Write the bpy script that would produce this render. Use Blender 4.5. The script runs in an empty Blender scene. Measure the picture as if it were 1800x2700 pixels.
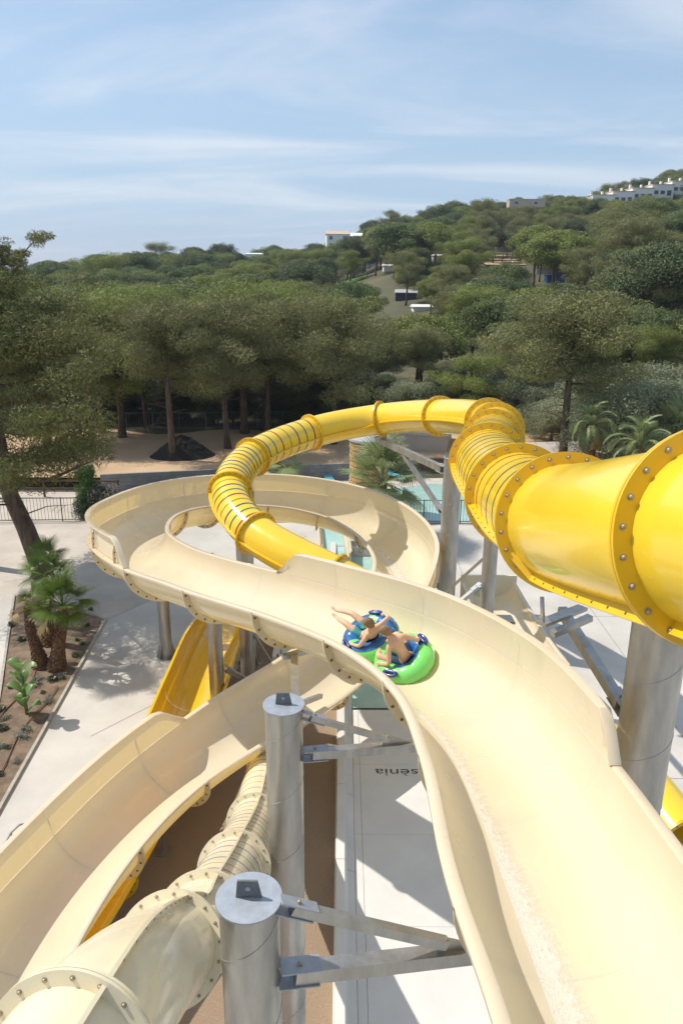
import bpy, math, random
import numpy as np
from mathutils import Vector, Matrix
random.seed(7); RNG = np.random.default_rng(7)
SC = bpy.context.scene; COL = SC.collection

# ------------------------------------------------------------------ camera
CAM_H = 15.0; F_PX = 2020.0; PITCH = math.radians(17.84); ROLL = math.radians(0.4)
_f = np.array([0, math.cos(PITCH), -math.sin(PITCH)]); _r = np.array([1.0, 0, 0]); _u = np.cross(_r, _f)
CR = _r * math.cos(ROLL) + _u * math.sin(ROLL); CU = _u * math.cos(ROLL) - _r * math.sin(ROLL); CF = _f
cd = bpy.data.cameras.new('camera'); cam = bpy.data.objects.new('camera', cd); COL.objects.link(cam)
cd.sensor_fit = 'VERTICAL'; cd.sensor_height = 36.0; cd.sensor_width = 24.0
cd.lens = F_PX / 2700 * 36; cd.clip_start = 0.05; cd.clip_end = 12000
m = Matrix.Identity(4)
for i in range(3):
    m[i][0] = CR[i]; m[i][1] = CU[i]; m[i][2] = -CF[i]
m[2][3] = CAM_H
cam.matrix_world = m
SC.camera = cam

# ------------------------------------------------------------------ light, sky, exposure
SUN_EL = math.radians(52); SUN_AZ = math.atan2(-0.95, 0.30)      # clockwise from +Y
sd = Vector((math.sin(SUN_AZ) * math.cos(SUN_EL), math.cos(SUN_AZ) * math.cos(SUN_EL), math.sin(SUN_EL)))
sl = bpy.data.lights.new('sun', 'SUN'); sl.energy = 3.3; sl.angle = math.radians(0.55); sl.color = (1.0, 0.95, 0.87)
so = bpy.data.objects.new('sun', sl); COL.objects.link(so); so.rotation_euler = sd.to_track_quat('Z', 'Y').to_euler()
so.location = (-30, 10, 60)
W = bpy.data.worlds.new('World'); SC.world = W; W.use_nodes = True
nt = W.node_tree; nt.nodes.clear()
def N(nt, t, **kw):
    n = nt.nodes.new(t)
    for k, v in kw.items(): setattr(n, k, v)
    return n
sky = N(nt, 'ShaderNodeTexSky', sky_type='NISHITA', sun_disc=False, sun_elevation=SUN_EL, sun_rotation=SUN_AZ)
sky.air_density = 1.0; sky.dust_density = 1.2; sky.ozone_density = 1.6
tc = N(nt, 'ShaderNodeTexCoord'); sep = N(nt, 'ShaderNodeSeparateXYZ'); nt.links.new(tc.outputs['Generated'], sep.inputs[0])
# project the view direction on a cloud layer so cirrus streaks shorten towards the horizon
mz = N(nt, 'ShaderNodeMath', operation='MAXIMUM'); nt.links.new(sep.outputs[2], mz.inputs[0]); mz.inputs[1].default_value = 0.0
az = N(nt, 'ShaderNodeMath', operation='ADD'); nt.links.new(mz.outputs[0], az.inputs[0]); az.inputs[1].default_value = 0.16
dx = N(nt, 'ShaderNodeMath', operation='DIVIDE'); nt.links.new(sep.outputs[0], dx.inputs[0]); nt.links.new(az.outputs[0], dx.inputs[1])
dy = N(nt, 'ShaderNodeMath', operation='DIVIDE'); nt.links.new(sep.outputs[1], dy.inputs[0]); nt.links.new(az.outputs[0], dy.inputs[1])
cmb = N(nt, 'ShaderNodeCombineXYZ'); nt.links.new(dx.outputs[0], cmb.inputs[0]); nt.links.new(dy.outputs[0], cmb.inputs[1])
mp = N(nt, 'ShaderNodeMapping'); mp.inputs['Rotation'].default_value = (0, 0, math.radians(66)); mp.inputs['Scale'].default_value = (0.45, 1.25, 1)
mp.inputs['Location'].default_value = (3.3, 1.2, 0)
nt.links.new(cmb.outputs[0], mp.inputs[0])
cn = N(nt, 'ShaderNodeTexNoise'); cn.inputs['Scale'].default_value = 1.15; cn.inputs['Detail'].default_value = 9; cn.inputs['Roughness'].default_value = 0.56; cn.inputs['Distortion'].default_value = 0.9
nt.links.new(mp.outputs[0], cn.inputs['Vector'])
cr = N(nt, 'ShaderNodeValToRGB'); cr.color_ramp.elements[0].position = 0.40; cr.color_ramp.elements[1].position = 0.74
cr.color_ramp.interpolation = 'EASE'; nt.links.new(cn.outputs[0], cr.inputs[0])
cm = N(nt, 'ShaderNodeMath', operation='MULTIPLY'); nt.links.new(cr.outputs[0], cm.inputs[0]); cm.inputs[1].default_value = 0.60
mixc = N(nt, 'ShaderNodeMixRGB'); nt.links.new(cm.outputs[0], mixc.inputs[0])
mixc.inputs[2].default_value = (5.9, 6.15, 6.5, 1)
# pale sea haze towards the horizon
hz = N(nt, 'ShaderNodeMapRange'); nt.links.new(sep.outputs[2], hz.inputs[0]); hz.inputs[1].default_value = 0.0; hz.inputs[2].default_value = 0.30
hz.inputs[3].default_value = 0.85; hz.inputs[4].default_value = 0.45; hz.interpolation_type = 'SMOOTHSTEP'
mixh = N(nt, 'ShaderNodeMixRGB'); nt.links.new(hz.outputs[0], mixh.inputs[0]); nt.links.new(sky.outputs[0], mixh.inputs[1]); nt.links.new(mixh.outputs[0], mixc.inputs[1])
mixh.inputs[2].default_value = (2.9, 4.1, 5.6, 1)
bg = N(nt, 'ShaderNodeBackground'); bg.inputs[1].default_value = 0.108; nt.links.new(mixc.outputs[0], bg.inputs[0])
wo = N(nt, 'ShaderNodeOutputWorld'); nt.links.new(bg.outputs[0], wo.inputs[0])
SC.view_settings.view_transform = 'Standard'; SC.view_settings.look = 'None'; SC.view_settings.gamma = 1; SC.view_settings.use_curve_mapping = False
SC.view_settings.exposure = 0.48
SC.render.engine = 'CYCLES'; SC.cycles.max_bounces = 7; SC.cycles.diffuse_bounces = 4

# ------------------------------------------------------------------ survey helpers: where sight lines meet real surfaces
C0 = np.array([0, 0, CAM_H])
def ray(px, py): return CF + CR * ((px - 900) / F_PX) + CU * ((1350 - py) / F_PX)
def at_depth(px, py, d): return C0 + ray(px, py) * d
def at_z(px, py, z=0.0):
    r = ray(px, py); return C0 + r * ((z - CAM_H) / r[2])
def at_y(px, py, y):
    r = ray(px, py); return C0 + r * (y / r[1])
def project(p):
    p = np.asarray(p, float) - C0; d = p @ CF
    return 900 + F_PX * (p @ CR) / d, 1350 - F_PX * (p @ CU) / d

# ------------------------------------------------------------------ object helpers
ORG = {}
def tag(o, label=None, cat=None, group=None, kind=None):
    if label: o['label'] = label
    if cat: o['category'] = cat
    if group: o['group'] = group
    if kind: o['kind'] = kind
    return o
def empty(name, loc, label, cat, group=None):
    o = bpy.data.objects.new(name, None); COL.objects.link(o); o.location = loc; o.empty_display_size = 0.3
    ORG[o] = np.array(loc, float); return tag(o, label, cat, group)
class MB:
    def __init__(s): s.v = []; s.f = []; s.n = 0
    def add(s, V, Fc):
        V = np.asarray(V, float).reshape(-1, 3); s.v.append(V)
        s.f += [tuple(i + s.n for i in f) for f in Fc]; s.n += len(V); return s
    def box(s, c, size, R=None):
        h = np.array(size, float) / 2
        V = np.array([[x, y, z] for x in (-1, 1) for y in (-1, 1) for z in (-1, 1)]) * h
        if R is not None: V = V @ np.asarray(R).T
        return s.add(V + np.asarray(c, float), [(0, 1, 3, 2), (4, 6, 7, 5), (0, 4, 5, 1), (2, 3, 7, 6), (0, 2, 6, 4), (1, 5, 7, 3)])
    def beam(s, p0, p1, w, h, up=(0, 0, 1)):
        p0 = np.array(p0, float); p1 = np.array(p1, float); t = p1 - p0; L = np.linalg.norm(t); t /= L
        a = np.cross(t, up)
        if np.linalg.norm(a) < 1e-3: a = np.cross(t, (1, 0, 0))
        a /= np.linalg.norm(a); b = np.cross(a, t)
        return s.box((p0 + p1) / 2, (L, w, h), np.stack([t, a, b], 1))
    def tube(s, P, rad, n=8, caps=True):
        P = np.asarray(P, float); k = len(P); rad = np.broadcast_to(rad, (k,))
        T = np.gradient(P, axis=0); T /= np.linalg.norm(T, axis=1)[:, None] + 1e-9
        ref = np.array([0, 0, 1.0]) if abs(T[0][2]) < 0.9 else np.array([1.0, 0, 0])
        a = np.cross(T[0], ref); a /= np.linalg.norm(a); V = []
        for i in range(k):
            a = a - T[i] * (a @ T[i]); a /= np.linalg.norm(a) + 1e-9; b = np.cross(T[i], a)
            an = np.arange(n) * 2 * math.pi / n
            V.append(P[i] + rad[i] * (np.cos(an)[:, None] * a + np.sin(an)[:, None] * b))
        Fc = [(i * n + j, i * n + (j + 1) % n, (i + 1) * n + (j + 1) % n, (i + 1) * n + j) for i in range(k - 1) for j in range(n)]
        if caps: Fc += [tuple(range(n))[::-1], tuple((k - 1) * n + j for j in range(n))]
        return s.add(np.concatenate(V), Fc)
    def grid(s, G, closed=False):          # G: (a,b,3)
        G = np.asarray(G, float); a, b = G.shape[:2]
        Fc = [(i * b + j, i * b + j + 1, (i + 1) * b + j + 1, (i + 1) * b + j) for i in range(a - 1) for j in range(b - 1)]
        if closed: Fc += [(i * b + b - 1, i * b, (i + 1) * b, (i + 1) * b + b - 1) for i in range(a - 1)]
        return s.add(G.reshape(-1, 3), Fc)
    def lathe(s, prof, c=(0, 0, 0), n=24, R=None, a0=0, a1=2 * math.pi):
        full = abs(a1 - a0 - 2 * math.pi) < 1e-6
        an = np.linspace(a0, a1, n + (0 if full else 1), endpoint=not full)
        G = np.array([[[r * math.cos(t), r * math.sin(t), z] for t in an] for r, z in prof])
        if R is not None: G = G @ np.asarray(R).T
        return s.grid(G + np.asarray(c, float), closed=full)
    def build(s, name, mat, parent=None, smooth=False, org=None):
        V = np.concatenate(s.v) if s.v else np.zeros((0, 3))
        if parent is not None: o0 = ORG[parent]
        else: o0 = np.array(org if org is not None else (0, 0, 0), float)
        me = bpy.data.meshes.new(name); me.from_pydata((V - o0).tolist(), [], s.f)
        if mat: me.materials.append(mat)
        if smooth is True: me.polygons.foreach_set('use_smooth', np.ones(len(s.f), bool))
        elif smooth:
            me.polygons.foreach_set('use_smooth', np.ones(len(s.f), bool)); me.set_sharp_from_angle(angle=math.radians(smooth))
        me.update(); o = bpy.data.objects.new(name, me); COL.objects.link(o)
        if parent is not None: o.parent = parent; ORG[o] = o0
        else: o.location = o0; ORG[o] = o0
        return o
def place(name, me, loc, parent, R=None, scale=None):   # an object sharing mesh data, under a thing or part
    o = bpy.data.objects.new(name, me); COL.objects.link(o); o.parent = parent
    o.location = np.asarray(loc, float) - (ORG[parent] if parent is not None else 0)
    if R is not None: o.rotation_euler = Matrix(np.asarray(R).tolist()).to_euler()
    if scale is not None: o.scale = scale
    return o
def mesh_of(mb, name, mat, smooth=False):
    V = np.concatenate(mb.v); me = bpy.data.meshes.new(name); me.from_pydata(V.tolist(), [], mb.f)
    if mat: me.materials.append(mat)
    if smooth: 
        me.polygons.foreach_set('use_smooth', np.ones(len(mb.f), bool))
        if smooth is not True: me.set_sharp_from_angle(angle=math.radians(smooth))
    return me
def fast_mesh(name, V, Q, mats, smooth=False, nv=4):
    me = bpy.data.meshes.new(name); V = np.ascontiguousarray(V, np.float32); Q = np.ascontiguousarray(Q, np.int32)
    me.vertices.add(len(V)); me.vertices.foreach_set('co', V.ravel())
    me.loops.add(Q.size); me.loops.foreach_set('vertex_index', Q.ravel())
    me.polygons.add(len(Q)); me.polygons.foreach_set('loop_start', np.arange(0, Q.size, nv, dtype=np.int32))
    for mm in mats: me.materials.append(mm)
    if smooth: me.polygons.foreach_set('use_smooth', np.ones(len(Q), bool))
    me.update(calc_edges=True); return me
def frame_to(n):      # rotation whose z axis is n
    n = np.asarray(n, float) / np.linalg.norm(n); r = np.array([0, 0, 1.0]) if abs(n[2]) < .9 else np.array([1.0, 0, 0])
    x = np.cross(r, n); x /= np.linalg.norm(x); return np.stack([x, np.cross(n, x), n], 1)

# ------------------------------------------------------------------ materials
def mat(name, col, rough=0.5, metal=0.0, var=0.0, vscale=4.0, bump=0.0, bscale=30.0, col2=None, coat=0.0, detail=5, trans=0.0, spec=0.5, island=0.0, stretch=None, alpha=1.0, rvar=0.0, tcol=None):
    m = bpy.data.materials.new(name); m.use_nodes = True; t = m.node_tree; b = t.nodes['Principled BSDF']; L = t.links.new
    b.inputs['Roughness'].default_value = rough; b.inputs['Metallic'].default_value = metal
    b.inputs['Specular IOR Level'].default_value = spec; b.inputs['Coat Weight'].default_value = coat; b.inputs['Coat Roughness'].default_value = 0.06
    b.inputs['Base Color'].default_value = (*col, 1); b.inputs['Alpha'].default_value = alpha
    vec = None
    if var or bump or col2 or rvar:
        tcn = N(t, 'ShaderNodeTexCoord'); vec = tcn.outputs['Object']
        if stretch:
            mpn = N(t, 'ShaderNodeMapping'); mpn.inputs['Scale'].default_value = stretch; L(vec, mpn.inputs[0]); vec = mpn.outputs[0]
    src = None
    if var or col2:
        n = N(t, 'ShaderNodeTexNoise'); n.inputs['Scale'].default_value = vscale; n.inputs['Detail'].default_value = detail; n.inputs['Roughness'].default_value = 0.6; L(vec, n.inputs['Vector'])
        mr = N(t, 'ShaderNodeMapRange'); L(n.outputs[0], mr.inputs[0]); mr.inputs[1].default_value = 0.3; mr.inputs[2].default_value = 0.7
        mx = N(t, 'ShaderNodeMixRGB'); L(mr.outputs[0], mx.inputs[0])
        c2 = col2 if col2 else tuple(c * (1 - var) for c in col)
        c1 = col if col2 else tuple(min(1, c * (1 + var * .6)) for c in col)
        mx.inputs[1].default_value = (*c2, 1); mx.inputs[2].default_value = (*c1, 1); src = mx.outputs[0]
    if island:
        g = N(t, 'ShaderNodeNewGeometry'); oi = N(t, 'ShaderNodeObjectInfo'); ad = N(t, 'ShaderNodeMath', operation='ADD')
        m1 = N(t, 'ShaderNodeMath', operation='MULTIPLY'); L(oi.outputs['Random'], m1.inputs[0]); m1.inputs[1].default_value = 0.5
        m0 = N(t, 'ShaderNodeMath', operation='MULTIPLY'); L(g.outputs['Random Per Island'], m0.inputs[0]); m0.inputs[1].default_value = 0.8
        L(m0.outputs[0], ad.inputs[0]); L(m1.outputs[0], ad.inputs[1])
        mr = N(t, 'ShaderNodeMapRange'); L(ad.outputs[0], mr.inputs[0]); mr.inputs[1].default_value = 0; mr.inputs[2].default_value = 1.3; mr.inputs[3].default_value = 1 - island; mr.inputs[4].default_value = 1 + island
        vm = N(t, 'ShaderNodeMixRGB', blend_type='MULTIPLY'); vm.inputs[0].default_value = 1
        if src is not None: L(src, vm.inputs[1])
        else: vm.inputs[1].default_value = (*col, 1)
        L(mr.outputs[0], vm.inputs[2]); src = vm.outputs[0]
    if src is not None: L(src, b.inputs['Base Color'])
    if rvar:
        n = N(t, 'ShaderNodeTexNoise'); n.inputs['Scale'].default_value = vscale * 1.7; n.inputs['Detail'].default_value = 4; L(vec, n.inputs['Vector'])
        mr = N(t, 'ShaderNodeMapRange'); L(n.outputs[0], mr.inputs[0]); mr.inputs[1].default_value = .3; mr.inputs[2].default_value = .7; mr.inputs[3].default_value = max(0.02, rough - rvar); mr.inputs[4].default_value = rough + rvar; L(mr.outputs[0], b.inputs['Roughness'])
    if bump:
        n = N(t, 'ShaderNodeTexNoise'); n.inputs['Scale'].default_value = bscale; n.inputs['Detail'].default_value = 4; L(vec, n.inputs['Vector'])
        bp = N(t, 'ShaderNodeBump'); bp.inputs['Strength'].default_value = bump; bp.inputs['Distance'].default_value = 0.02; L(n.outputs[0], bp.inputs['Height']); L(bp.outputs[0], b.inputs['Normal'])
    if trans:
        tr = N(t, 'ShaderNodeBsdfTranslucent'); ms = N(t, 'ShaderNodeMixShader'); ms.inputs[0].default_value = trans
        if tcol: tr.inputs[0].default_value = (*tcol, 1)
        elif src is not None: L(src, tr.inputs[0])
        else: tr.inputs[0].default_value = (*col, 1)
        L(b.outputs[0], ms.inputs[1]); L(tr.outputs[0], ms.inputs[2]); L(ms.outputs[0], t.nodes['Material Output'].inputs[0])
    return m
M = {}
M['cream'] = mat('cream_gelcoat', (0.80, 0.70, 0.485), 0.28, var=0.05, vscale=0.6, bump=0.02, bscale=3, coat=0.25, rvar=0.08)
M['cream_in'] = mat('cream_gelcoat_inside', (0.785, 0.69, 0.505), 0.22, var=0.05, vscale=0.7, bump=0.02, bscale=4, coat=0.35, rvar=0.08, trans=0.20, tcol=(1.0, 0.69, 0.17))
M['cream_flange'] = mat('cream_flange', (0.68, 0.56, 0.34), 0.4, var=0.07, vscale=3)
M['yellow'] = mat('yellow_gelcoat', (0.87, 0.585, 0.035), 0.22, var=0.05, vscale=0.8, bump=0.02, bscale=2.2, coat=0.35, rvar=0.08)
M['yellow_flange'] = mat('yellow_flange', (0.78, 0.47, 0.015), 0.33, var=0.05, vscale=3)
M['yellow_in'] = mat('yellow_wet', (0.82, 0.50, 0.015), 0.12, var=0.06, vscale=2, bump=0.05, bscale=9, coat=0.6)
for k, c in dict(blue=(0.03, 0.045, 0.13), green=(0.02, 0.16, 0.10), red=(0.26, 0.02, 0.02), ochre=(0.42, 0.27, 0.01)).items():
    M['stripe_' + k] = mat('stripe_' + k, c, 0.2, coat=0.5, var=0.1)
for k, c in dict(blue=(0.10, 0.10, 0.22), red=(0.35, 0.12, 0.12), ochre=(0.5, 0.38, 0.12), green=(0.2, 0.28, 0.2)).items():
    M['cstripe_' + k] = mat('cream_stripe_' + k, c, 0.2, coat=0.5, var=0.1)
def galv(name, base, r):
    m = mat(name, base, r, metal=0.78, var=0.25, vscale=4, bump=0.12, bscale=60, detail=8, rvar=0.12, stretch=(1, 1, 0.2))
    return m
M['galv'] = galv('galvanised_steel', (0.45, 0.44, 0.415), 0.42)
M['galv_cap'] = mat('galvanised_plate', (0.40, 0.43, 0.47), 0.55, metal=0.5, var=0.15, vscale=9, detail=8, bump=0.06, bscale=40)
M['galv_dark'] = mat('galvanised_lug', (0.19, 0.20, 0.21), 0.55, metal=0.5, var=0.2, vscale=12)
M['bolt'] = mat('bolt_steel', (0.42, 0.34, 0.22), 0.5, metal=0.5, var=0.35, vscale=30)
M['hole'] = mat('bolt_recess', (0.16, 0.10, 0.05), 0.7, var=0.3, vscale=20)
M['concrete'] = mat('light_concrete', (0.56, 0.52, 0.46), 0.85, var=0.20, vscale=0.3, bump=0.12, bscale=45, detail=10)
M['concrete_sand'] = mat('sandy_concrete', (0.52, 0.45, 0.37), 0.88, var=0.18, vscale=0.5, bump=0.12, bscale=40, detail=10)
M['concrete_edge'] = mat('kerb_concrete', (0.42, 0.38, 0.32), 0.9, var=0.2, vscale=4, bump=0.2, bscale=40)
M['seam'] = mat('expansion_joint', (0.24, 0.22, 0.20), 0.9, var=0.2)
M['aggregate'] = mat('brown_washed_aggregate', (0.36, 0.265, 0.18), 0.9, col2=(0.25, 0.175, 0.115), vscale=26, bump=0.7, bscale=48, detail=7)
M['white'] = mat('white_basin_gelcoat', (0.68, 0.66, 0.62), 0.45, var=0.08, vscale=0.8, bump=0.03, bscale=10)
M['ink'] = mat('dark_lettering', (0.06, 0.06, 0.06), 0.6, var=0.2, vscale=8)
M['sand'] = mat('sandy_earth', (0.58, 0.40, 0.235), 0.95, col2=(0.45, 0.30, 0.18), vscale=0.25, bump=0.5, bscale=6, detail=9)
M['forest_floor'] = mat('forest_floor', (0.14, 0.12, 0.065), 0.95, col2=(0.06, 0.065, 0.03), vscale=0.06, bump=0.6, bscale=2, detail=9)
M['soil'] = mat('planter_soil', (0.27, 0.19, 0.125), 0.95, col2=(0.11, 0.075, 0.048), vscale=2.2, bump=0.9, bscale=18, detail=10)
M['blackpile'] = mat('black_mulch', (0.022, 0.018, 0.016), 0.95, var=0.5, vscale=5, bump=0.8, bscale=9)
M['block'] = mat('grey_block', (0.25, 0.245, 0.24), 0.9, var=0.18, vscale=1.2, bump=0.3, bscale=30, island=0.12)
M['mortar'] = mat('mortar', (0.17, 0.165, 0.16), 0.95, var=0.2)
M['pool'] = mat('pool_water', (0.40, 0.60, 0.54), 0.06, var=0.14, vscale=1.2, bump=0.35, bscale=5, coat=0.3, detail=6)
M['pooldeck'] = mat('pool_deck', (0.56, 0.49, 0.42), 0.85, var=0.1, vscale=0.8)
M['fence'] = mat('dark_green_fence_steel', (0.045, 0.06, 0.05), 0.5, metal=0.2, var=0.2)
M['lounger'] = mat('turquoise_sling', (0.10, 0.42, 0.50), 0.7, var=0.1, vscale=8)
M['lounger_leg'] = mat('dark_lounger_legs', (0.07, 0.07, 0.07), 0.5, var=0.2)
M['stone'] = mat('honey_stone', (0.66, 0.43, 0.17), 0.85, col2=(0.52, 0.33, 0.13), vscale=1.8, bump=0.5, bscale=12, island=0.22)
M['stone_joint'] = mat('stone_joint', (0.30, 0.17, 0.06), 0.95, var=0.2)
M['bark'] = mat('pine_bark', (0.16, 0.105, 0.07), 0.95, col2=(0.05, 0.035, 0.025), vscale=5, bump=1.0, bscale=14, stretch=(1, 1, .25))
M['bark_pale'] = mat('pale_bark', (0.24, 0.19, 0.15), 0.95, col2=(0.13, 0.10, 0.08), vscale=4, bump=0.8, bscale=14, stretch=(1, 1, .25))
M['pine'] = mat('pine_needles', (0.290, 0.325, 0.090), 0.6, col2=(0.165, 0.195, 0.050), vscale=0.45, trans=0.2, island=0.3, spec=0.2)
M['pine_brown'] = mat('pine_needles_olive', (0.290, 0.285, 0.115), 0.6, col2=(0.155, 0.162, 0.058), vscale=0.5, trans=0.2, island=0.3, spec=0.2)
M['bigpine'] = mat('big_pine_needles', (0.235, 0.240, 0.080), 0.6, col2=(0.115, 0.122, 0.038), vscale=0.5, trans=0.2, island=0.3, spec=0.2)
M['stonepine'] = mat('stone_pine_needles', (0.195, 0.240, 0.085), 0.6, col2=(0.105, 0.140, 0.048), vscale=0.6, trans=0.15, island=0.3, spec=0.2)
M['darkpine'] = mat('dark_pine_needles', (0.145, 0.178, 0.078), 0.6, col2=(0.080, 0.105, 0.044), vscale=0.6, trans=0.15, island=0.3, spec=0.2)
M['olive'] = mat('silver_green_leaves', (0.28, 0.30, 0.17), 0.6, col2=(0.19, 0.21, 0.11), vscale=0.6, trans=0.25, island=0.35)
M['leafdark'] = mat('dark_leaves', (0.075, 0.105, 0.045), 0.4, col2=(0.045, 0.065, 0.03), vscale=0.8, trans=0.15, island=0.5)
M['leafgreen'] = mat('bright_leaves', (0.10, 0.20, 0.035), 0.5, col2=(0.05, 0.12, 0.02), vscale=1.2, trans=0.3, island=0.4)
M['flower'] = mat('pale_pink_flowers', (0.45, 0.32, 0.30), 0.7, var=0.2, trans=0.2, island=0.3)
M['palm'] = mat('palm_fronds', (0.13, 0.19, 0.03), 0.45, col2=(0.07, 0.115, 0.018), vscale=1.5, trans=0.3, island=0.35)
M['palm_dull'] = mat('palm_fronds_dull', (0.27, 0.32, 0.13), 0.5, col2=(0.17, 0.21, 0.08), vscale=1.5, trans=0.25, island=0.4)
M['palm_dry'] = mat('dry_palm_fronds', (0.42, 0.29, 0.11), 0.7, col2=(0.26, 0.17, 0.07), vscale=2, trans=0.2, island=0.4)
M['palm_bark'] = mat('palm_trunk_fibre', (0.25, 0.14, 0.07), 0.9, col2=(0.07, 0.035, 0.02), vscale=7, bump=0.7, bscale=20, island=0.35)
M['banana'] = mat('broad_leaves', (0.22, 0.34, 0.11), 0.4, col2=(0.15, 0.25, 0.07), vscale=3, trans=0.3)
M['shrublet'] = mat('grey_green_shrublet', (0.24, 0.25, 0.19), 0.8, var=0.3, island=0.4)
M['hose'] = mat('brown_drip_hose', (0.22, 0.10, 0.055), 0.6, var=0.1)
M['housewhite'] = mat('white_render', (0.78, 0.77, 0.74), 0.8, var=0.06, vscale=0.4)
M['housebeige'] = mat('beige_render', (0.50, 0.42, 0.33), 0.85, var=0.1, vscale=0.6)
M['housegrey'] = mat('grey_render', (0.42, 0.42, 0.42), 0.85, var=0.1, vscale=0.4)
M['tile'] = mat('pale_roof_tiles', (0.60, 0.44, 0.34), 0.85, var=0.15, vscale=3)
M['glass'] = mat('dark_window', (0.10, 0.12, 0.15), 0.15, var=0.2)
M['wood'] = mat('brown_fence_wood', (0.13, 0.08, 0.05), 0.85, var=0.2)
M['navy'] = mat('navy_cabin', (0.03, 0.04, 0.10), 0.6, var=0.2)
M['blue'] = mat('blue_sheet', (0.03, 0.14, 0.40), 0.5, var=0.15)
M['roofgrey'] = mat('grey_roof', (0.42, 0.42, 0.42), 0.7, var=0.1)
M['asphalt'] = mat('pale_asphalt', (0.24, 0.24, 0.25), 0.9, var=0.15, vscale=0.8, bump=0.2)
M['lawn'] = mat('lawn', (0.12, 0.26, 0.035), 0.9, var=0.2, vscale=2, bump=0.5, bscale=10)
M['skin'] = mat('skin', (0.70, 0.43, 0.275), 0.5, var=0.08, vscale=6, bump=0.05)
M['skin'].node_tree.nodes['Principled BSDF'].inputs['Subsurface Weight'].default_value = 0.1
M['hair'] = mat('light_brown_hair', (0.30, 0.19, 0.10), 0.6, var=0.4, vscale=40, bump=0.6, bscale=60)
M['shorts_teal'] = mat('teal_swim_shorts', (0.06, 0.30, 0.27), 0.8, var=0.3, vscale=9, bump=0.5, bscale=14)
M['shorts_navy'] = mat('navy_swim_shorts', (0.025, 0.06, 0.13), 0.8, var=0.3, vscale=9, bump=0.5, bscale=14)
M['raft_green'] = mat('raft_green', (0.20, 0.72, 0.15), 0.22, var=0.08, vscale=3, bump=0.1, bscale=8, coat=0.5)
M['raft_blue'] = mat('raft_blue', (0.015, 0.13, 0.36), 0.22, var=0.12, vscale=3, bump=0.1, bscale=9, coat=0.5)
M['raft_handle'] = mat('raft_handle', (0.02, 0.04, 0.22), 0.3, coat=0.5, var=0.1)
M['raft_label'] = mat('raft_label', (0.35, 0.62, 0.35), 0.5, var=0.05)
# wet film with sparkling ripples
def wetmat():
    m = bpy.data.materials.new('running_water'); m.use_nodes = True; t = m.node_tree; L = t.links.new; b = t.nodes['Principled BSDF']
    b.inputs['Base Color'].default_value = (0.86, 0.82, 0.70, 1); b.inputs['Roughness'].default_value = 0.10; b.inputs['Coat Weight'].default_value = 0.9; b.inputs['Coat Roughness'].default_value = .05
    tcn = N(t, 'ShaderNodeTexCoord')
    n = N(t, 'ShaderNodeTexNoise'); n.inputs['Scale'].default_value = 30; n.inputs['Detail'].default_value = 3; n.inputs['Distortion'].default_value = 1.2; L(tcn.outputs['Object'], n.inputs['Vector'])
    bp = N(t, 'ShaderNodeBump'); bp.inputs['Strength'].default_value = 0.8; bp.inputs['Distance'].default_value = 0.02; L(n.outputs[0], bp.inputs['Height']); L(bp.outputs[0], b.inputs['Normal'])
    # thins out to nothing at its edges (u across the stream) in broken ripples
    at = N(t, 'ShaderNodeAttribute', attribute_name='across'); n2 = N(t, 'ShaderNodeTexNoise'); n2.inputs['Scale'].default_value = 9; n2.inputs['Detail'].default_value = 6; L(tcn.outputs['Object'], n2.inputs['Vector'])
    sb = N(t, 'ShaderNodeMath', operation='MULTIPLY_ADD'); L(at.outputs['Fac'], sb.inputs[0]); sb.inputs[1].default_value = 1.0; L(n2.outputs[0], sb.inputs[2])
    mr = N(t, 'ShaderNodeMapRange'); L(sb.outputs[0], mr.inputs[0]); mr.inputs[1].default_value = 0.72; mr.inputs[2].default_value = 1.35; mr.inputs[3].default_value = 0; mr.inputs[4].default_value = 0.8
    L(mr.outputs[0], b.inputs['Alpha']); return m
M['wet'] = wetmat()

# ------------------------------------------------------------------ terrain
RIDGE = [(-60, -.9, 340), (-25, -.7, 340), (-21, -.5, 335), (-17, .35, 330), (-8, .8, 330), (-2, 1.15, 330), (1, 2.0, 345), (3, 2.85, 360), (9.8, 4.1, 410), (16.5, 4.45, 490), (20, 5.2, 540), (24, 5.8, 560), (30, 6.4, 560), (60, 6.4, 560)]
ra, re_, rr = (np.array(c, float) for c in zip(*RIDGE))
def terrain(x, y):
    x = np.asarray(x, float); y = np.asarray(y, float); r = np.hypot(x, y); a = np.degrees(np.arctan2(x, np.maximum(y, 1e-3)))
    R = np.interp(a, ra, rr); e = np.interp(a, ra, re_); zt = 15 + np.tan(np.radians(e)) * R - 10.0
    k = np.clip((r - 88) / (R - 88), 0, None)
    up = np.where(k < 1, 0.95 + (zt - 0.95) * (k ** 0.85), zt - (k - 1) * R * 0.06)
    up = up + 0.9 * np.sin(x * 0.045 + 1) * np.sin(y * 0.037) * np.clip((r - 90) / 60, 0, 1)
    front = np.clip((y - 55.6) / 1.0, 0, 1)
    near = np.where(y < 55.6, -0.06, -0.06 + 0.96 * front)
    return np.where(r > 88, np.maximum(up, -40), near)
def edges():
    a = list(np.arange(-40, 120, 4.0)) + list(np.arange(120, 640, 9.0)) + [700, 900, 1200]
    return np.array(a)
ys = np.array(sorted(set([55.6, 56.7] + [v for v in edges()])) ); xs = np.concatenate([-np.array([1500, 1000, 700]), np.arange(-480, 480.1, 8.0), np.array([700, 1000, 1500])])
YY, XX = np.meshgrid(ys, xs, indexing='ij'); ZZ = terrain(XX, YY)
mb = MB(); mb.grid(np.stack([XX, YY, ZZ], -1)); g = mb.build('ground', M['forest_floor'], smooth=True); tag(g, kind='structure')
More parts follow.
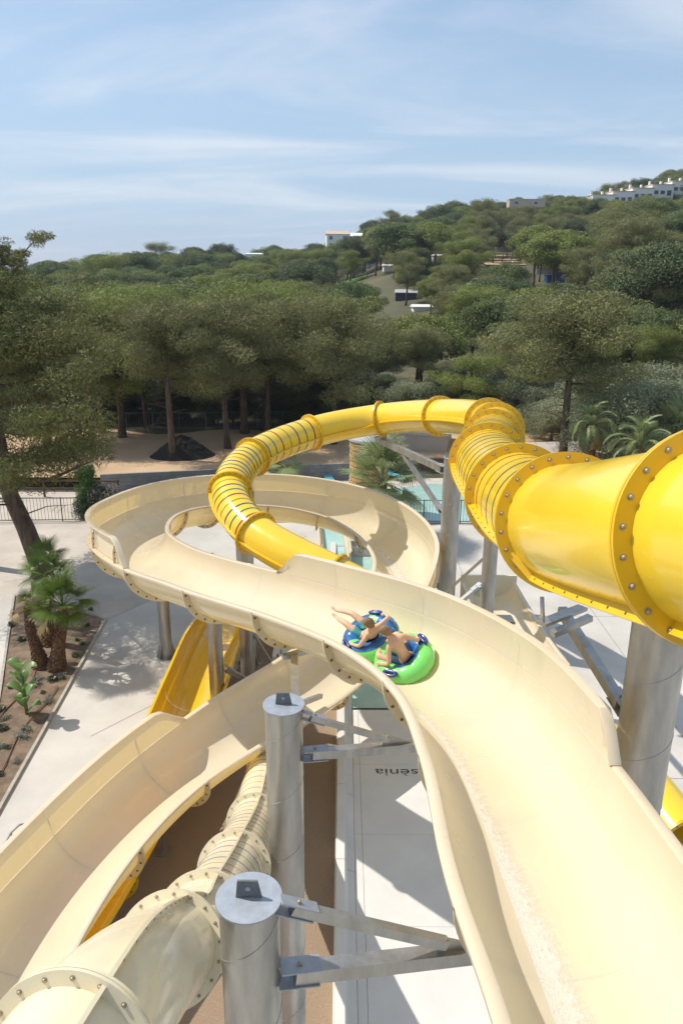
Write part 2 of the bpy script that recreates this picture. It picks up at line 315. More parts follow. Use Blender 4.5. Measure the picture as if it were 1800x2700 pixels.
mb = MB(); mb.add([(-9000, 600, -12), (3000, 600, -12), (3000, 11500, -12), (-9000, 11500, -12)], [(0, 1, 2, 3)])
M['sea'] = mat('sea_water', (0.25, 0.35, 0.42), 0.25, var=0.1, vscale=0.01)
tag(mb.build('sea', M['sea']), kind='structure')

# sandy clearing behind the block wall
gx = np.linspace(-45, 3.4, 26); u_ = np.linspace(0, 1, 12)[:, None]; y0_ = np.interp(gx, [-16.6, 3.4], [50.9, 55.2]) + .02; YY = y0_ * (1 - u_) + (66.5 + 1.2 * np.sin(gx * .5)) * u_; XX = np.broadcast_to(gx, YY.shape); ZZ = 0.97 + 0.03 * np.sin(XX * .7) * np.cos(YY * .9)
mb = MB(); mb.grid(np.stack([XX, YY, ZZ], -1)); tag(mb.build('sandy_ground', M['sand'], smooth=True), kind='structure')
mb = MB(); gx = np.linspace(3.45, 30, 12); YY, XX = np.meshgrid(np.linspace(56.9, 67, 8), gx, indexing='ij'); mb.grid(np.stack([XX, YY, 0.95 + 0.02 * np.sin(XX) * np.cos(YY)], -1)); tag(mb.build('sandy_ground', M['sand'], smooth=True), kind='structure')
def poly(name, pts, z, m, kind='structure', th=0):
    mb = MB(); n = len(pts); V = [(x, y, z) for x, y in pts]; Fc = [tuple(range(n))]
    if th:
        V += [(x, y, z - th) for x, y in pts]; Fc += [(i, (i + 1) % n, n + (i + 1) % n, n + i)[::-1] for i in range(n)]
    mb.add(V, Fc); o = mb.build(name, m); tag(o, kind=kind); return o
poly('concrete_deck', [(-40, -12), (30, -12), (30, 44.4), (-40, 44.4)], 0.0, M['concrete'])
poly('sandy_path', [(-40, 44.45), (-14.6, 44.45), (-14.6, 51.2), (-40, 51.2)], 0.0, M['concrete_sand'])
poly('sandy_paving', [(-40, 12), (-14.6, 14), (-15.9, 33.6), (-10.5, 30.75), (-8.6, 33.4), (-12, 38.5), (-14, 44.38), (-40, 44.38)], 0.004, M['concrete_sand'])
poly('pool_deck', [(-3, 44.5), (30, 44.5), (30, 55), (-3, 55)], 0.0, M['pooldeck'])
poly('access_road', [(13, 51), (40, 46), (46, 60), (22, 66)], 0.08, M['asphalt'])
# joints in the concrete
for a, b in [((-10.4, 30.7), (-8.4, 33.6)), ((-8.4, 33.6), (-2, 42)), ((-8.3, 22), (-2.5, 29)), ((6.2, 8), (6.2, 44)), ((11.5, 8), (11.5, 44)), ((2, 31.5), (20, 31.5)), ((6, 20), (20, 20)), ((-15, 38), (-7, 38))]:
    mb = MB(); p0 = np.array([*a, 0.004]); p1 = np.array([*b, 0.004]); d = p1 - p0; d /= np.linalg.norm(d); nn = np.array([-d[1], d[0], 0]) * 0.012
    mb.add([p0 - nn, p1 - nn, p1 + nn, p0 + nn], [(0, 1, 2, 3)]); tag(mb.build('expansion_joint', M['seam']), kind='structure')
poly('aggregate_paving', [(-7.4, 4), (-0.12, 4), (-0.12, 27.5), (-3.2, 30), (-4.6, 24), (-6.6, 17)], 0.004, M['aggregate'])

# ------------------------------------------------------------------ white run-out basin with lettering
ba = empty('splash_basin', (3, 16, 0), 'long white run-out basin with dark upside-down lettering beside the steel posts', 'basin')
for i, y0 in enumerate(np.arange(5, 23.4, 3.1)):
    for x0, x1 in ((0.42, 0.625), (0.634, 6.2)):
        mb = MB(); mb.box(((x0 + x1) / 2, y0 + 1.54, 0.05), (x1 - x0, 3.093, 0.06)); mb.build('floor_panel', M['white'], ba)
mb = MB(); mb.box((3.2, 15, 0.012), (6.3, 21, 0.02)); mb.build('bedding', M['concrete_edge'], ba)
for y0 in np.arange(4, 25.2, 3.0):
    mb = MB(); y1 = y0 + 2.985
    prof = [(-0.10, 0), (-0.10, 0.42), (-0.06, 0.50), (0.14, 0.50), (0.17, 0.47), (0.19, 0.20), (0.24, 0.14), (0.41, 0.09), (0.41, 0.0)]
    mb.add([(x, y, z) for y in (y0, y1) for x, z in prof], [(i, i + 1, 9 + i + 1, 9 + i) for i in range(8)] + [tuple(range(9))[::-1], tuple(range(9, 18))]); mb.build('side_wall', M['white'], ba, smooth=30)
mb = MB(); mb.box((6.35, 15, 0.25), (0.25, 21, 0.5)); mb.build('side_wall', M['white'], ba)
mb = MB(); mb.add([(0.2, 23.7, 0.09), (7.6, 23.7, 0.09), (7.6, 28.5, 0.09), (-2.4, 28.5, 0.09), (-2.4, 27.2, 0.09), (0.2, 27.2, 0.09)], [(0, 1, 2, 3, 4, 5)]); mb.build('water', M['pool'], ba)
mb = MB(); mb.beam((-2.5, 26.9, .2), (0.1, 26.9, .2), .25, .4); mb.beam((-2.55, 26.8, .2), (-2.55, 28.8, .2), .25, .4); mb.build('side_wall', M['white'], ba)
def text_mesh(s, name, m, parent, origin, width, xdir, ydir, height_scale=1.0, th=0.0):
    cu = bpy.data.curves.new(name, 'FONT'); cu.body = s; cu.extrude = th; ob = bpy.data.objects.new(name, cu); COL.objects.link(ob)
    dg = bpy.context.evaluated_depsgraph_get(); dg.update(); me = bpy.data.meshes.new_from_object(ob.evaluated_get(dg)); bpy.data.objects.remove(ob)
    V = np.array([v.co[:] for v in me.vertices]); w = np.ptp(V[:, 0]); V[:, 0] -= V[:, 0].min(); V *= width / w
    V = np.asarray(origin) + V[:, :1] * np.asarray(xdir) + V[:, 1:2] * np.asarray(ydir) * height_scale + V[:, 2:3] * np.cross(xdir, ydir)
    mb = MB(); mb.add(V, [tuple(p.vertices) for p in me.polygons]); return mb.build(name, m, parent)
a = at_z(1100, 2028, 0.085)
text_mesh('sènia', 'lettering', M['ink'], ba, (a[0], a[1], 0.085), 1.33, (-1, 0, 0), (0, -1, 0), 0.72)

# ------------------------------------------------------------------ sweep machinery
def spl(Cp, ts):
    Cp = np.array(Cp, float); mN = len(Cp); P = np.vstack([2 * Cp[0] - Cp[1], Cp, 2 * Cp[-1] - Cp[-2]]); ts = np.asarray(ts, float)
    i = np.clip(ts.astype(int), 0, mN - 2); u = (ts - i)[:, None]; p0, p1, p2, p3 = P[i], P[i + 1], P[i + 2], P[i + 3]
    return .5 * ((2 * p1) + (-p0 + p2) * u + (2 * p0 - 5 * p1 + 4 * p2 - p3) * u * u + (-p0 + 3 * p1 - 3 * p2 + p3) * u ** 3)
class Path:
    warp = None
    def __init__(s, Cp, banks=None, K=60):
        s.n = len(Cp); s.ts = np.linspace(0, s.n - 1, (s.n - 1) * K + 1); s.C = spl(Cp, s.ts)
        s.B = spl(np.array(banks)[:, None], s.ts)[:, 0] if banks is not None else np.zeros(len(s.ts))
        T = np.gradient(s.C, axis=0); s.T = T / np.linalg.norm(T, axis=1)[:, None]
        R = np.cross(s.T, [0, 0, 1.0]); R /= np.linalg.norm(R, axis=1)[:, None]; U = np.cross(R, s.T)
        cb, sb = np.cos(s.B)[:, None], np.sin(s.B)[:, None]; s.R = R * cb + U * sb; s.U = U * cb - R * sb
        s.L = np.r_[0, np.cumsum(np.linalg.norm(np.diff(s.C, axis=0), axis=1))]
    def fr(s, t):
        t = np.atleast_1d(np.asarray(t, float)); f = lambda A: np.stack([np.interp(t, s.ts, A[:, k]) for k in range(3)], 1)
        T, R, U = f(s.T), f(s.R), f(s.U); nz = lambda a: a / np.linalg.norm(a, axis=1)[:, None]
        return f(s.C), nz(T), nz(R), nz(U)
    def t_at(s, l): return np.interp(l, s.L, s.ts)
    def l_at(s, t): return np.interp(t, s.ts, s.L)
    def sweep(s, t, prof):      # prof (k,2) in (right, up)  -> (n,k,3)
        C, T, R, U = s.fr(t); prof = np.asarray(prof, float)
        if prof.ndim == 2: prof = np.broadcast_to(prof, (len(C),) + prof.shape)
        if s.warp: prof = np.stack([s.warp(np.atleast_1d(t)[:, None], prof[..., 0]), prof[..., 1]], -1)
        return C[:, None] + R[:, None] * prof[..., :1] + U[:, None] * prof[..., 1:2]
bolt_mb = MB(); bolt_mb.lathe([(0.036, 0), (0.036, 0.006), (0.024, 0.007), (0.024, 0.022), (0.016, 0.032), (0.0005, 0.036)], n=10)
bolt_mb.v = [v * .76 for v in bolt_mb.v]; BOLT = mesh_of(bolt_mb, 'bolt', M['bolt'], 35)
hmb = MB(); hmb.lathe([(0.024, 0), (0.024, 0.010), (0.0005, 0.012)], n=8); HBOLT = mesh_of(hmb, 'dark_bolt', M['hole'], 35)
def ubolt(mb_mesh, pos, nrm, parent, sc=1.0): return place('bolt', mb_mesh, pos, parent, frame_to(nrm), (sc, sc, sc))

# ------------------------------------------------------------------ the cream open flume
FL = [(2.45,0.6,9.55,0),(2.52,2.70,9.36,-0.02),(2.486,4.667,9.172,-0.0376),(2.332,6.622,9.010,0.05),(2.292,8.787,8.777,-0.0248),(1.987,11.129,8.507,-0.0453),(0.948,13.498,8.183,-0.0542),(-0.860,15.810,7.785,-0.0625),(-3.155,18.148,7.399,-0.0411),(-5.344,20.674,7.022,-0.0495),(-6.814,23.424,6.645,-0.0026),(-7.119,26.304,6.302,0.0921),(-6.304,28.936,5.991,0.0589),(-4.500,30.883,5.645,0.0138),(-2.170,31.864,5.284,-0.0256),(0.101,31.706,4.866,-0.0653),(1.774,30.395,4.410,-0.0954),(2.482,28.331,3.979,-0.0653),(1.981,25.876,3.588,-0.0193),(0.827,23.313,3.243,0.0485),(-0.834,20.935,2.972,0.1357),(-2.794,18.837,2.788,0.0351),(-4.506,16.689,2.581,-0.1348),(-5.703,14.291,2.340,-0.2133),(-6.438,11.677,2.130,-0.1249),(-6.463,8.997,1.926,-0.0999),(-6.3,6.4,1.75,-0.05)]
FP = Path([p[:3] for p in FL], [p[3] for p in FL]); FW, FD = 2.45, 0.98
def narrow(t, u):     # the flume is a little narrower on the sides that carry only a rolled lip
    sm = lambda x, a, b: np.clip((x - a) / (b - a), 0, 1); h = FW / 2
    dl = .13 * (1 - sm(t, 8.2, 8.75)); dr = .13 * sm(t, 7.55, 8.3) * (1 - sm(t, 17.8, 18.8)); k = np.minimum(1, np.abs(u) / h)
    return np.where(u < 0, u + dl * k, u - dr * k)
FP.warp = narrow
def uprof(w, d, n=29, off=0.0):
    a = np.linspace(0, math.pi, n); return np.stack([-(w / 2 + off) * np.sign(np.cos(a)) * np.abs(np.cos(a)) ** 1.0, -(d + off) * np.sin(a) ** 0.95], 1)
def udepth(u, w=FW, d=FD):
    c = min(1, abs(u) / (w / 2)); a = math.acos(c); return -d * math.sin(a) ** 0.95
fl = empty('open_water_slide', tuple(FP.C[0]), 'long cream open flume curving down past the two boys into the big loop', 'water slide')
nseg = 25; Ls = np.linspace(0, FP.L[-1], nseg + 1)
LIP = 0.15
def flume_section(parent, P, t0, t1, W_, D_, mi, mo, lip=LIP, name='flume_section', step=0.22):
    n = max(3, int((P.l_at(t1) - P.l_at(t0)) / step)); t = np.linspace(t0, t1, n + 1); mb = MB()
    ui = uprof(W_, D_); uo = uprof(W_, D_, off=0.018)[::-1]
    mb.grid(P.sweep(t, ui))
    h = W_ / 2
    for s in (-1, 1):   # rolled lip: top face, outer edge, underside
        pr = [(s * h, 0.0), (s * (h + 0.02), 0.012), (s * (h + lip - .02), 0.012), (s * (h + lip), -0.004), (s * (h + lip), -0.05), (s * (h + lip - 0.02), -0.05), (s * (h + lip - .02), -0.02), (s * (h + 0.015), -0.02)]
        mb.grid(P.sweep(t, pr if s < 0 else pr[::-1]))
    return mb.build(name, mi, parent, smooth=40)
TJ = [float(FP.t_at(l)) for l in Ls]
def rib(parent, P, t, W_, D_, m_, e=0.165, nb=13, bolts=True, scale=1.0, nsup=True):
    a = np.linspace(0.0, math.pi, 31); ui = uprof(W_, D_, 31, off=0.016); uo = uprof(W_, D_, 31, off=e)
    C, T, R, U = (q[0] for q in P.fr([t])); mb = MB(); th = 0.022
    wp = (lambda q: np.stack([P.warp(t, q[:, 0]), q[:, 1]], 1)) if P.warp else (lambda q: q)
    ui, uo = wp(ui), wp(uo)
    ring = lambda pr, k: C + R * pr[:, :1] + U * pr[:, 1:] + T * k
    A, B, Cc, Dd = ring(ui, -th), ring(uo, -th), ring(uo, th), ring(ui, th)
    mb.grid(np.stack([A, B])); mb.grid(np.stack([B, Cc])); mb.grid(np.stack([Cc, Dd]))
    o = mb.build('joint_flange', m_, parent)
    if bolts:
        um = wp(uprof(W_, D_, 200, off=e * 0.55)); s = np.r_[0, np.cumsum(np.linalg.norm(np.diff(um, axis=0), axis=1))]
        for q in (np.arange(nb) + .5) / nb:
            p = np.array([np.interp(q * s[-1], s, um[:, k]) for k in (0, 1)]); pos = C + R * p[0] + U * p[1]
            view = (C0 - pos) @ T; sg = 1 if view > 0 else -1
            ubolt(HBOLT, pos + T * sg * th, T * sg, o, scale)
    return o
for i in range(nseg):
    flume_section(fl, FP, TJ[i] + 0.0002, TJ[i + 1] - 0.0002, FW, FD, M['cream_in'], M['cream'])
for i in range(1, nseg): rib(fl, FP, TJ[i], FW, FD, M['cream_flange'], nb=12, scale=1.15)
# raised splash panels on the outside of the curves
def panel(parent, P, ta, tb, side, H_, ramp0, ramp1, W_, m_):
    n = max(4, int((P.l_at(tb) - P.l_at(ta)) / 0.22)); t = np.linspace(ta, tb, n + 1); l = P.l_at(t) - P.l_at(ta); Lt = l[-1]
    hh = np.minimum(1 + 0 * l, np.minimum(l / ramp0 if ramp0 else 9, (Lt - l) / ramp1 if ramp1 else 9)); hh = np.maximum(hh, 0.02) * H_
    h = W_ / 2; s = side; mb = MB(); lp = 0.13
    def pr(k):
        z = hh[k]; return [(s * (h + .006), 0.014), (s * (h + 0.02), z * .5), (s * (h - 0.03), z), (s * (h - 0.01), z + .012), (s * (h + lp), z + .012), (s * (h + lp + .01), z), (s * (h + lp + .01), z - .03), (s * (h + lp - .01), z - .03), (s * (h + lp - .01), z - 0.012), (s * (h - 0.02), z - 0.012)]
    prof = np.array([pr(k) for k in range(len(t))])
    if s > 0: prof = prof[:, ::-1]
    mb.grid(P.sweep(t, prof)); o = mb.build('raised_side_panel', m_, parent, smooth=35)
    return o
def end_plate(parent, P, t, side, H_, W_, m_):
    C, T, R, U = (q[0] for q in P.fr([t])); h = W_ / 2; s = side; mb = MB()
    pts = [(s * (h + .045), 0.02), (s * (h + LIP - .03), .02), (s * (h + .12), H_ * .5), (s * (h + .02), H_ * .93)]
    V = [C + R * a + U * b + T * k for k in (-.015, .015) for a, b in pts]
    mb.add(V, [(0, 1, 2, 3), (7, 6, 5, 4), (0, 4, 5, 1), (1, 5, 6, 2), (2, 6, 7, 3)]); o = mb.build('end_plate', m_, parent)
    for q in (0.2, .45, .7):
        pos = C + R * s * (h + .06) + U * H_ * q; sg = 1 if (C0 - pos) @ T > 0 else -1; ubolt(HBOLT, pos + T * sg * .016, T * sg, o, .9)
def panel_run(ta, tb, side, H_, r0, r1):
    cuts = [ta] + [t for t in TJ if ta + .25 < t < tb - .25] + [tb]
    for a_, b_ in zip(cuts[:-1], cuts[1:]):
        panel(fl, FP, a_ + (.0008 if a_ != ta else 0), b_ - (.0008 if b_ != tb else 0), side, H_, r0 if a_ == ta else 0, r1 if b_ == tb else 0, FW, M['cream_in'])
    for t in cuts[1:-1]: end_plate(fl, FP, t, side, H_ * .92, FW, M['cream_flange'])
panel_run(3.85, 7.72, 1, 0.60, 0.35, 0.75)
panel_run(8.72, 18.6, -1, 0.74, 0.55, 0.5)
end_plate(fl, FP, 8.72 + .20, -1, 0.7, FW, M['cream_flange'])
panel_run(21.35, 25.9, 1, 0.76, 0.75, 0.5)
# ledge bolts of the loop's raised panel
for k, t in enumerate(np.linspace(9.0, 12.2, 18)):
    C, T, R, U = (q[0] for q in FP.fr([t])); ubolt(HBOLT, C - R * (FW / 2 + .10) + U * .013, U, fl.children[0] if False else fl, .6)
# water running down the flume
def stream(ta, tb, uc, wid, name='running_water'):
    n = int((FP.l_at(tb) - FP.l_at(ta)) / .12); t = np.linspace(ta, tb, n + 1); C, T, R, U = FP.fr(t); k = 15; q = np.linspace(-1, 1, k)
    G = np.zeros((n + 1, k, 3)); att = np.zeros((n + 1, k))
    for i, tt in enumerate(t):
        c = np.interp(tt, *uc); w = np.interp(tt, *wid)
        for j in range(k):
            u = np.clip(c + q[j] * w, -FW / 2 + .05, FW / 2 - .05); G[i, j] = C[i] + R[i] * u + U[i] * (udepth(u) + .012)
            att[i, j] = (1 - q[j] ** 2) * min(1, (i + 1) / 8, (n - i + 1) / 12)
    mb = MB(); mb.grid(G); o = mb.build(name, M['wet'], fl, smooth=True)
    a_ = o.data.attributes.new('across', 'FLOAT', 'POINT'); a_.data.foreach_set('value', att.ravel().astype(np.float32)); return o
stream(0.5, 5.9, ([0.5, 2.5, 4.0, 5.2, 5.9], [-.25, -.32, -.45, -.45, -.35]), ([0.5, 3, 5, 5.9], [.42, .42, .34, .16]))
stream(15.6, 18.9, ([15.6, 17, 18.9], [.45, .3, .1]), ([15.6, 16.2, 18.9], [.2, .42, .5]))

# ------------------------------------------------------------------ enclosed tubes
def tube_run(root, P, ringt, r, fl_w, mbody, mfl, seam, stripes, stripe_mats, nb, bscale, boltmesh, seambolts=True, both=True):
    def roll(t): return np.interp(t, *seam)
    ends = ringt
    for a_, b_ in zip(ends[:-1], ends[1:]):
        n = max(6, int((P.l_at(b_) - P.l_at(a_)) / .16)); t = np.linspace(a_, b_, n + 1); an = np.linspace(0, 2 * math.pi, 49)[:-1]
        mb = MB(); mb.grid(P.sweep(t, np.stack([r * np.cos(an), r * np.sin(an)], 1)), closed=True); mb.build('tube_section', mbody, root, smooth=True)
        for s in (-1, 1):     # bolted horizontal seam, a flange standing off both sides
            prof = np.zeros((len(t), 5, 2)); up = 0.016
            for i, tt in enumerate(t):
                g_ = roll(tt) + (0 if s > 0 else math.pi); c, q = math.cos(g_), math.sin(g_); w = fl_w * .72
                for j, (rr_, oo) in enumerate([(r - .005, -up), (r + w, -up), (r + w, up), (r - .005, up), (r - .005, -up)]): prof[i, j] = (rr_ * c - oo * q, rr_ * q + oo * c)
            mb = MB(); mb.grid(P.sweep(t, prof)); o = mb.build('seam_flange', mfl, root)
            if seambolts:
                m_ = max(4, int((P.l_at(b_) - P.l_at(a_)) / .33))
                for tt in np.linspace(a_, b_, m_ + 2)[1:-1]:
                    C, T, R, U = (q_[0] for q_ in P.fr([tt])); g_ = roll(tt) + (0 if s > 0 else math.pi)
                    rad = R * math.cos(g_) + U * math.sin(g_); tan = -R * math.sin(g_) + U * math.cos(g_); pos = C + rad * (r + w * .6)
                    if (C0 - pos) @ tan < 0: tan = -tan
                    if seambolts == 'near' and np.linalg.norm(C0 - pos) > 17: continue
                    ubolt(HBOLT, pos + tan * .016, tan, o, bscale * .55)
    for t in ringt:
        C, T, R, U = (q[0] for q in P.fr([t])); th = 0.035; n = 56; an = np.linspace(0, 2 * math.pi, n, endpoint=False)
        ring = lambda rad, k: C + (R * np.cos(an)[:, None] + U * np.sin(an)[:, None]) * rad + T * k
        mb = MB(); prof = [(r - .004, -th), (r + fl_w, -th), (r + fl_w, -.005), (r + fl_w - .01, -.004), (r + fl_w - .01, .004), (r + fl_w, .005), (r + fl_w, th), (r - .004, th)]
        mb.grid(np.stack([ring(a_, b_) for a_, b_ in prof]), closed=True); o = mb.build('ring_flange', mfl, root, smooth=30)
        for q in range(nb):
            g_ = (q + .5) * 2 * math.pi / nb; rad = R * math.cos(g_) + U * math.sin(g_); pos = C + rad * (r + fl_w * .52)
            sg = 1 if (C0 - pos) @ T > 0 else -1; ubolt(boltmesh, pos + T * sg * th, T * sg, o, bscale)
    for (ta, tb, cnt, cyc) in stripes:
        ks = np.linspace(ta, tb, cnt)
        for k, t in enumerate(ks):
            C, T, R, U = (q[0] for q in P.fr([t])); n = 48; an = np.linspace(0, 2 * math.pi, n, endpoint=False); hw = (.027 if t < 6 else .034) if r > .6 else .015
            ring = lambda rad, kk: C + (R * np.cos(an)[:, None] + U * np.sin(an)[:, None]) * rad + T * kk
            mb = MB(); mb.grid(np.stack([ring(r - .004, -hw), ring(r + .004, -hw), ring(r + .004, hw), ring(r - .004, hw)]), closed=True)
            mb.build('stripe', stripe_mats[cyc[k % len(cyc)]], root, smooth=30)
YT = [(4.6, 0.9, 14.3), (3.1, 2.6, 13.9), (2.62,4.99,13.22),(2.50,8.11,12.28),(2.63,10.96,11.74),(2.92,14.83,11.29),(3.74,18.71,10.87),(4.75,24.00,10.26),(3.94,28.92,9.55),(1.83,32.9,8.68),(-1.05,32.3,8.25),(-3.40,29.17,7.9),(-3.97,26.24,7.33),(-2.83,23.9,6.56),(-0.22,22.08,5.78),(2.3,21.2,4.8), tuple(at_z(1350, 1815, 3.6)), tuple(at_z(1600, 1975, 2.9)), tuple(at_z(1800, 2215, 2.3)), tuple(at_z(1960, 2440, 1.9))]
YP = Path(YT)
ye = empty('enclosed_tube_slide', YT[2], 'glossy yellow enclosed tube slide with bolted ring flanges and coloured stripes', 'water slide')
LRING = [0, 1.2, 2, 3, 4, 5, 6, 6.55, 7.12, 8.1, 9.05, 10.1, 11.05, 12.0, 13.0, 14.0, 15.0, 16.0, 17.0, 18.0]
S_ = ['stripe_ochre', 'stripe_blue', 'stripe_green', 'stripe_red']
rb = lambda d: math.radians(d)
tube_run(ye, YP, LRING, 0.66, 0.135, M['yellow'], M['yellow_flange'], ([0, 2, 2.995, 3.0, 4, 5, 6, 8, 9, 10, 12, 14, 16], [rb(a) for a in (55, 58, 56, 24, 12, 5, 0, 8, 10, 8, -4, -8, 0)]),
         [(3.13, 3.88, 5, S_[::-1]), (4.1, 4.92, 9, S_), (5.1, 5.9, 9, S_), (6.6, 7.08, 6, S_), (10.2, 10.96, 7, S_[::-1]), (11.14, 11.92, 9, S_), (12.12, 12.93, 8, S_)], M, 22, 1.0, BOLT, seambolts='near')
# ---- cream striped tube at lower left
z5 = at_z(705, 2012, 1.45); z6 = np.array([-1.6, z5[1] + 3.2, 1.0])
g0 = at_depth(185, 2800, 5.0); CT = [(-3.3, -.9, 10.6), (-2.5, 1.0, 9.9), tuple(g0), (-1.84,6.51,7.86),(-1.66,7.43,7.29),(-1.72,10.19,5.55),(-1.90,14.09,3.25), tuple(z5), tuple(z6)]
CP = Path(CT); ct = empty('striped_tube_slide', CT[2], 'cream enclosed tube slide with thin dark stripes descending behind the steel posts', 'water slide')
CS = ['cstripe_blue', 'cstripe_red', 'cstripe_ochre', 'cstripe_blue', 'cstripe_green']
tube_run(ct, CP, [0, 1, 2, 3, 4, 5, 6, 7, 8], 0.50, 0.105, M['cream'], M['cream'], ([0, 2, 3, 5, 7, 8], [rb(62), rb(68), rb(75), rb(78), rb(72), rb(60)]),
         [(4.12, 4.9, 7, CS), (5.12, 5.9, 9, CS), (6.1, 6.92, 9, CS)], M, 18, 0.72, BOLT, seambolts='near')

# ------------------------------------------------------------------ yellow open chute near the ground
def gz(px, py, z): return tuple(at_z(px, py, z))
YC = [gz(690, 1520, 1.9), gz(615, 1590, 1.7), gz(562, 1690, 1.5), gz(520, 1800, 1.38), gz(465, 1940, 1.3), gz(385, 2080, 1.22), gz(290, 2235, 1.15), gz(190, 2390, 1.1), gz(110, 2500, 1.05)]
YCP = Path(YC); yc = empty('yellow_open_chute', YC[2], 'yellow open chute standing low on the deck, passing under the cream flume', 'water slide')
YJ = np.linspace(0, 8, 6)
for a_, b_ in zip(YJ[:-1], YJ[1:]): flume_section(yc, YCP, a_ + .004, b_ - .004, 1.9, 0.75, M['yellow_in'], M['yellow'], lip=.12)
for t in YJ[1:-1]: rib(yc, YCP, t, 1.9, .75, M['yellow_flange'], nb=10)
for t in (3.2, 5.4, 6.8):
    C, T, R, U = (q[0] for q in YCP.fr([t]))
    for s in (-1, 1):
        mb = MB(); p = C + R * s * .8; mb.beam((p[0], p[1], 0.02), (p[0], p[1], C[2] - .45), .09, .09); mb.box((p[0], p[1], .02), (.35, .35, .03)); mb.build('support_leg', M['galv'], yc)
# raised left wall of the chute
mb = MB(); t = np.linspace(1.2, 3.9, 14); hh = np.interp(t, [1.2, 2.0, 3.3, 3.9], [.05, .35, .35, .3])
mb.grid(YCP.sweep(t, np.array([[(-.95, 0), (-.97, h_), (-1.05, h_ + .01), (-1.05, h_ - .03), (-.99, h_ - .03), (-.97, 0)] for h_ in hh]) * np.array([-1, 1]))); mb.build('raised_side_panel', M['yellow_in'], yc, smooth=35)

# ------------------------------------------------------------------ galvanised posts and arms
def post(x, y, top, r, label, group='galvanised support posts', z0=0.0, gus=True, cap=True, seamn=None):
    e = empty('support_post', (x, y, z0), label, 'post', group); mb = MB()
    mb.lathe([(r, z0 + .02), (r, top)], (x, y, 0), 40); mb.build('shaft', M['galv'], e, smooth=True)
    mb = MB(); nt_ = int((top - z0) / 1.35) + 1; th = np.linspace(0, nt_ * 2 * math.pi, nt_ * 28); zz = z0 + .1 + (top - z0 - .2) * th / th[-1]
    mb.tube(np.stack([x + (r + .001) * np.cos(th), y + (r + .001) * np.sin(th), zz], 1), .006, 5); mb.build('weld_seam', M['galv'], e, smooth=True)
    if cap:
        mb = MB(); mb.lathe([(0.001, top + .002), (r + .03, top + .002), (r + .03, top + .026), (0.001, top + .026)], (x, y, 0), 40); mb.build('cap_plate', M['galv_cap'], e, smooth=30)
        mb = MB(); d = .026; V = []
        for yy in (-.012, .012): V += [(x - .13, y + yy, top + d), (x + .13, y + yy, top + d), (x + .09, y + yy, top + d + .20), (x - .11, y + yy, top + d + .20)]
        mb.add(V, [(0, 1, 2, 3), (7, 6, 5, 4), (0, 4, 5, 1), (1, 5, 6, 2), (2, 6, 7, 3), (3, 7, 4, 0)]); lug = mb.build('lifting_lug', M['galv_dark'], e)
        mb = MB(); mb.lathe([(0.001, 0), (.026, 0), (.026, .004), (.001, .004)], (x - .005, y - .014, top + d + .11), 14, frame_to((0, -1, 0))); mb.build('eye', M['galv_cap'], lug)
    if gus:
        mb = MB(); mb.lathe([(0.001, z0 + .035), (r * 1.75, z0 + .035), (r * 1.75, z0), ], (x, y, 0), 24); mb.build('base_plate', M['galv'], e, smooth=30)
        for k in range(8):
            a_ = k * math.pi / 4 + .2; c, s = math.cos(a_), math.sin(a_); n_ = np.array([-s, c, 0]) * .009; P = [(r * .99, .035), (r * 1.65, .035), (r * 1.6, .10), (r * .99, .62)]
            V = [np.array([x + c * q, y + s * q, z0 + w]) + n_ * k2 for k2 in (-1, 1) for q, w in P]
            mb = MB(); mb.add(V, [(0, 1, 2, 3), (7, 6, 5, 4), (0, 4, 5, 1), (1, 5, 6, 2), (2, 6, 7, 3)]); mb.build('gusset', M['galv'], e)
    return e
def arm(e, p0, p1, w=.14, h=.14, brack=True, sleeve=True):
    p0 = np.array(p0, float); p1 = np.array(p1, float); d = (p1 - p0) / np.linalg.norm(p1 - p0)
    mb = MB(); mb.beam(p0 + d * .16, p1, w, h); a_ = mb.build('bracing_arm', M['galv'], e)
    if brack:
        side = np.cross(d, (0, 0, 1)); side /= np.linalg.norm(side)
        for s in (1, -1):
            mb = MB(); up = np.cross(side, d); mb.beam(p0 + up * s * (h / 2 + .012), p0 + d * .42 + up * s * (h / 2 + .012), w * 1.25, .016, up=up); b_ = mb.build('clevis_plate', M['galv_cap'], e)
            ubolt(BOLT, p0 + d * .2 + up * s * (h / 2 + .02), up * s, b_, 1.1)
    return a_
pA = post(-0.89, 6.06, 9.01, .30, 'nearest galvanised steel post with round cap plate and lifting lug', gus=False)
pB = post(-0.89, 10.58, 8.38, .30, 'galvanised post with round cap just below the boys, behind the nearest one', gus=False)
def on(px, py, y): return at_y(px, py, y)
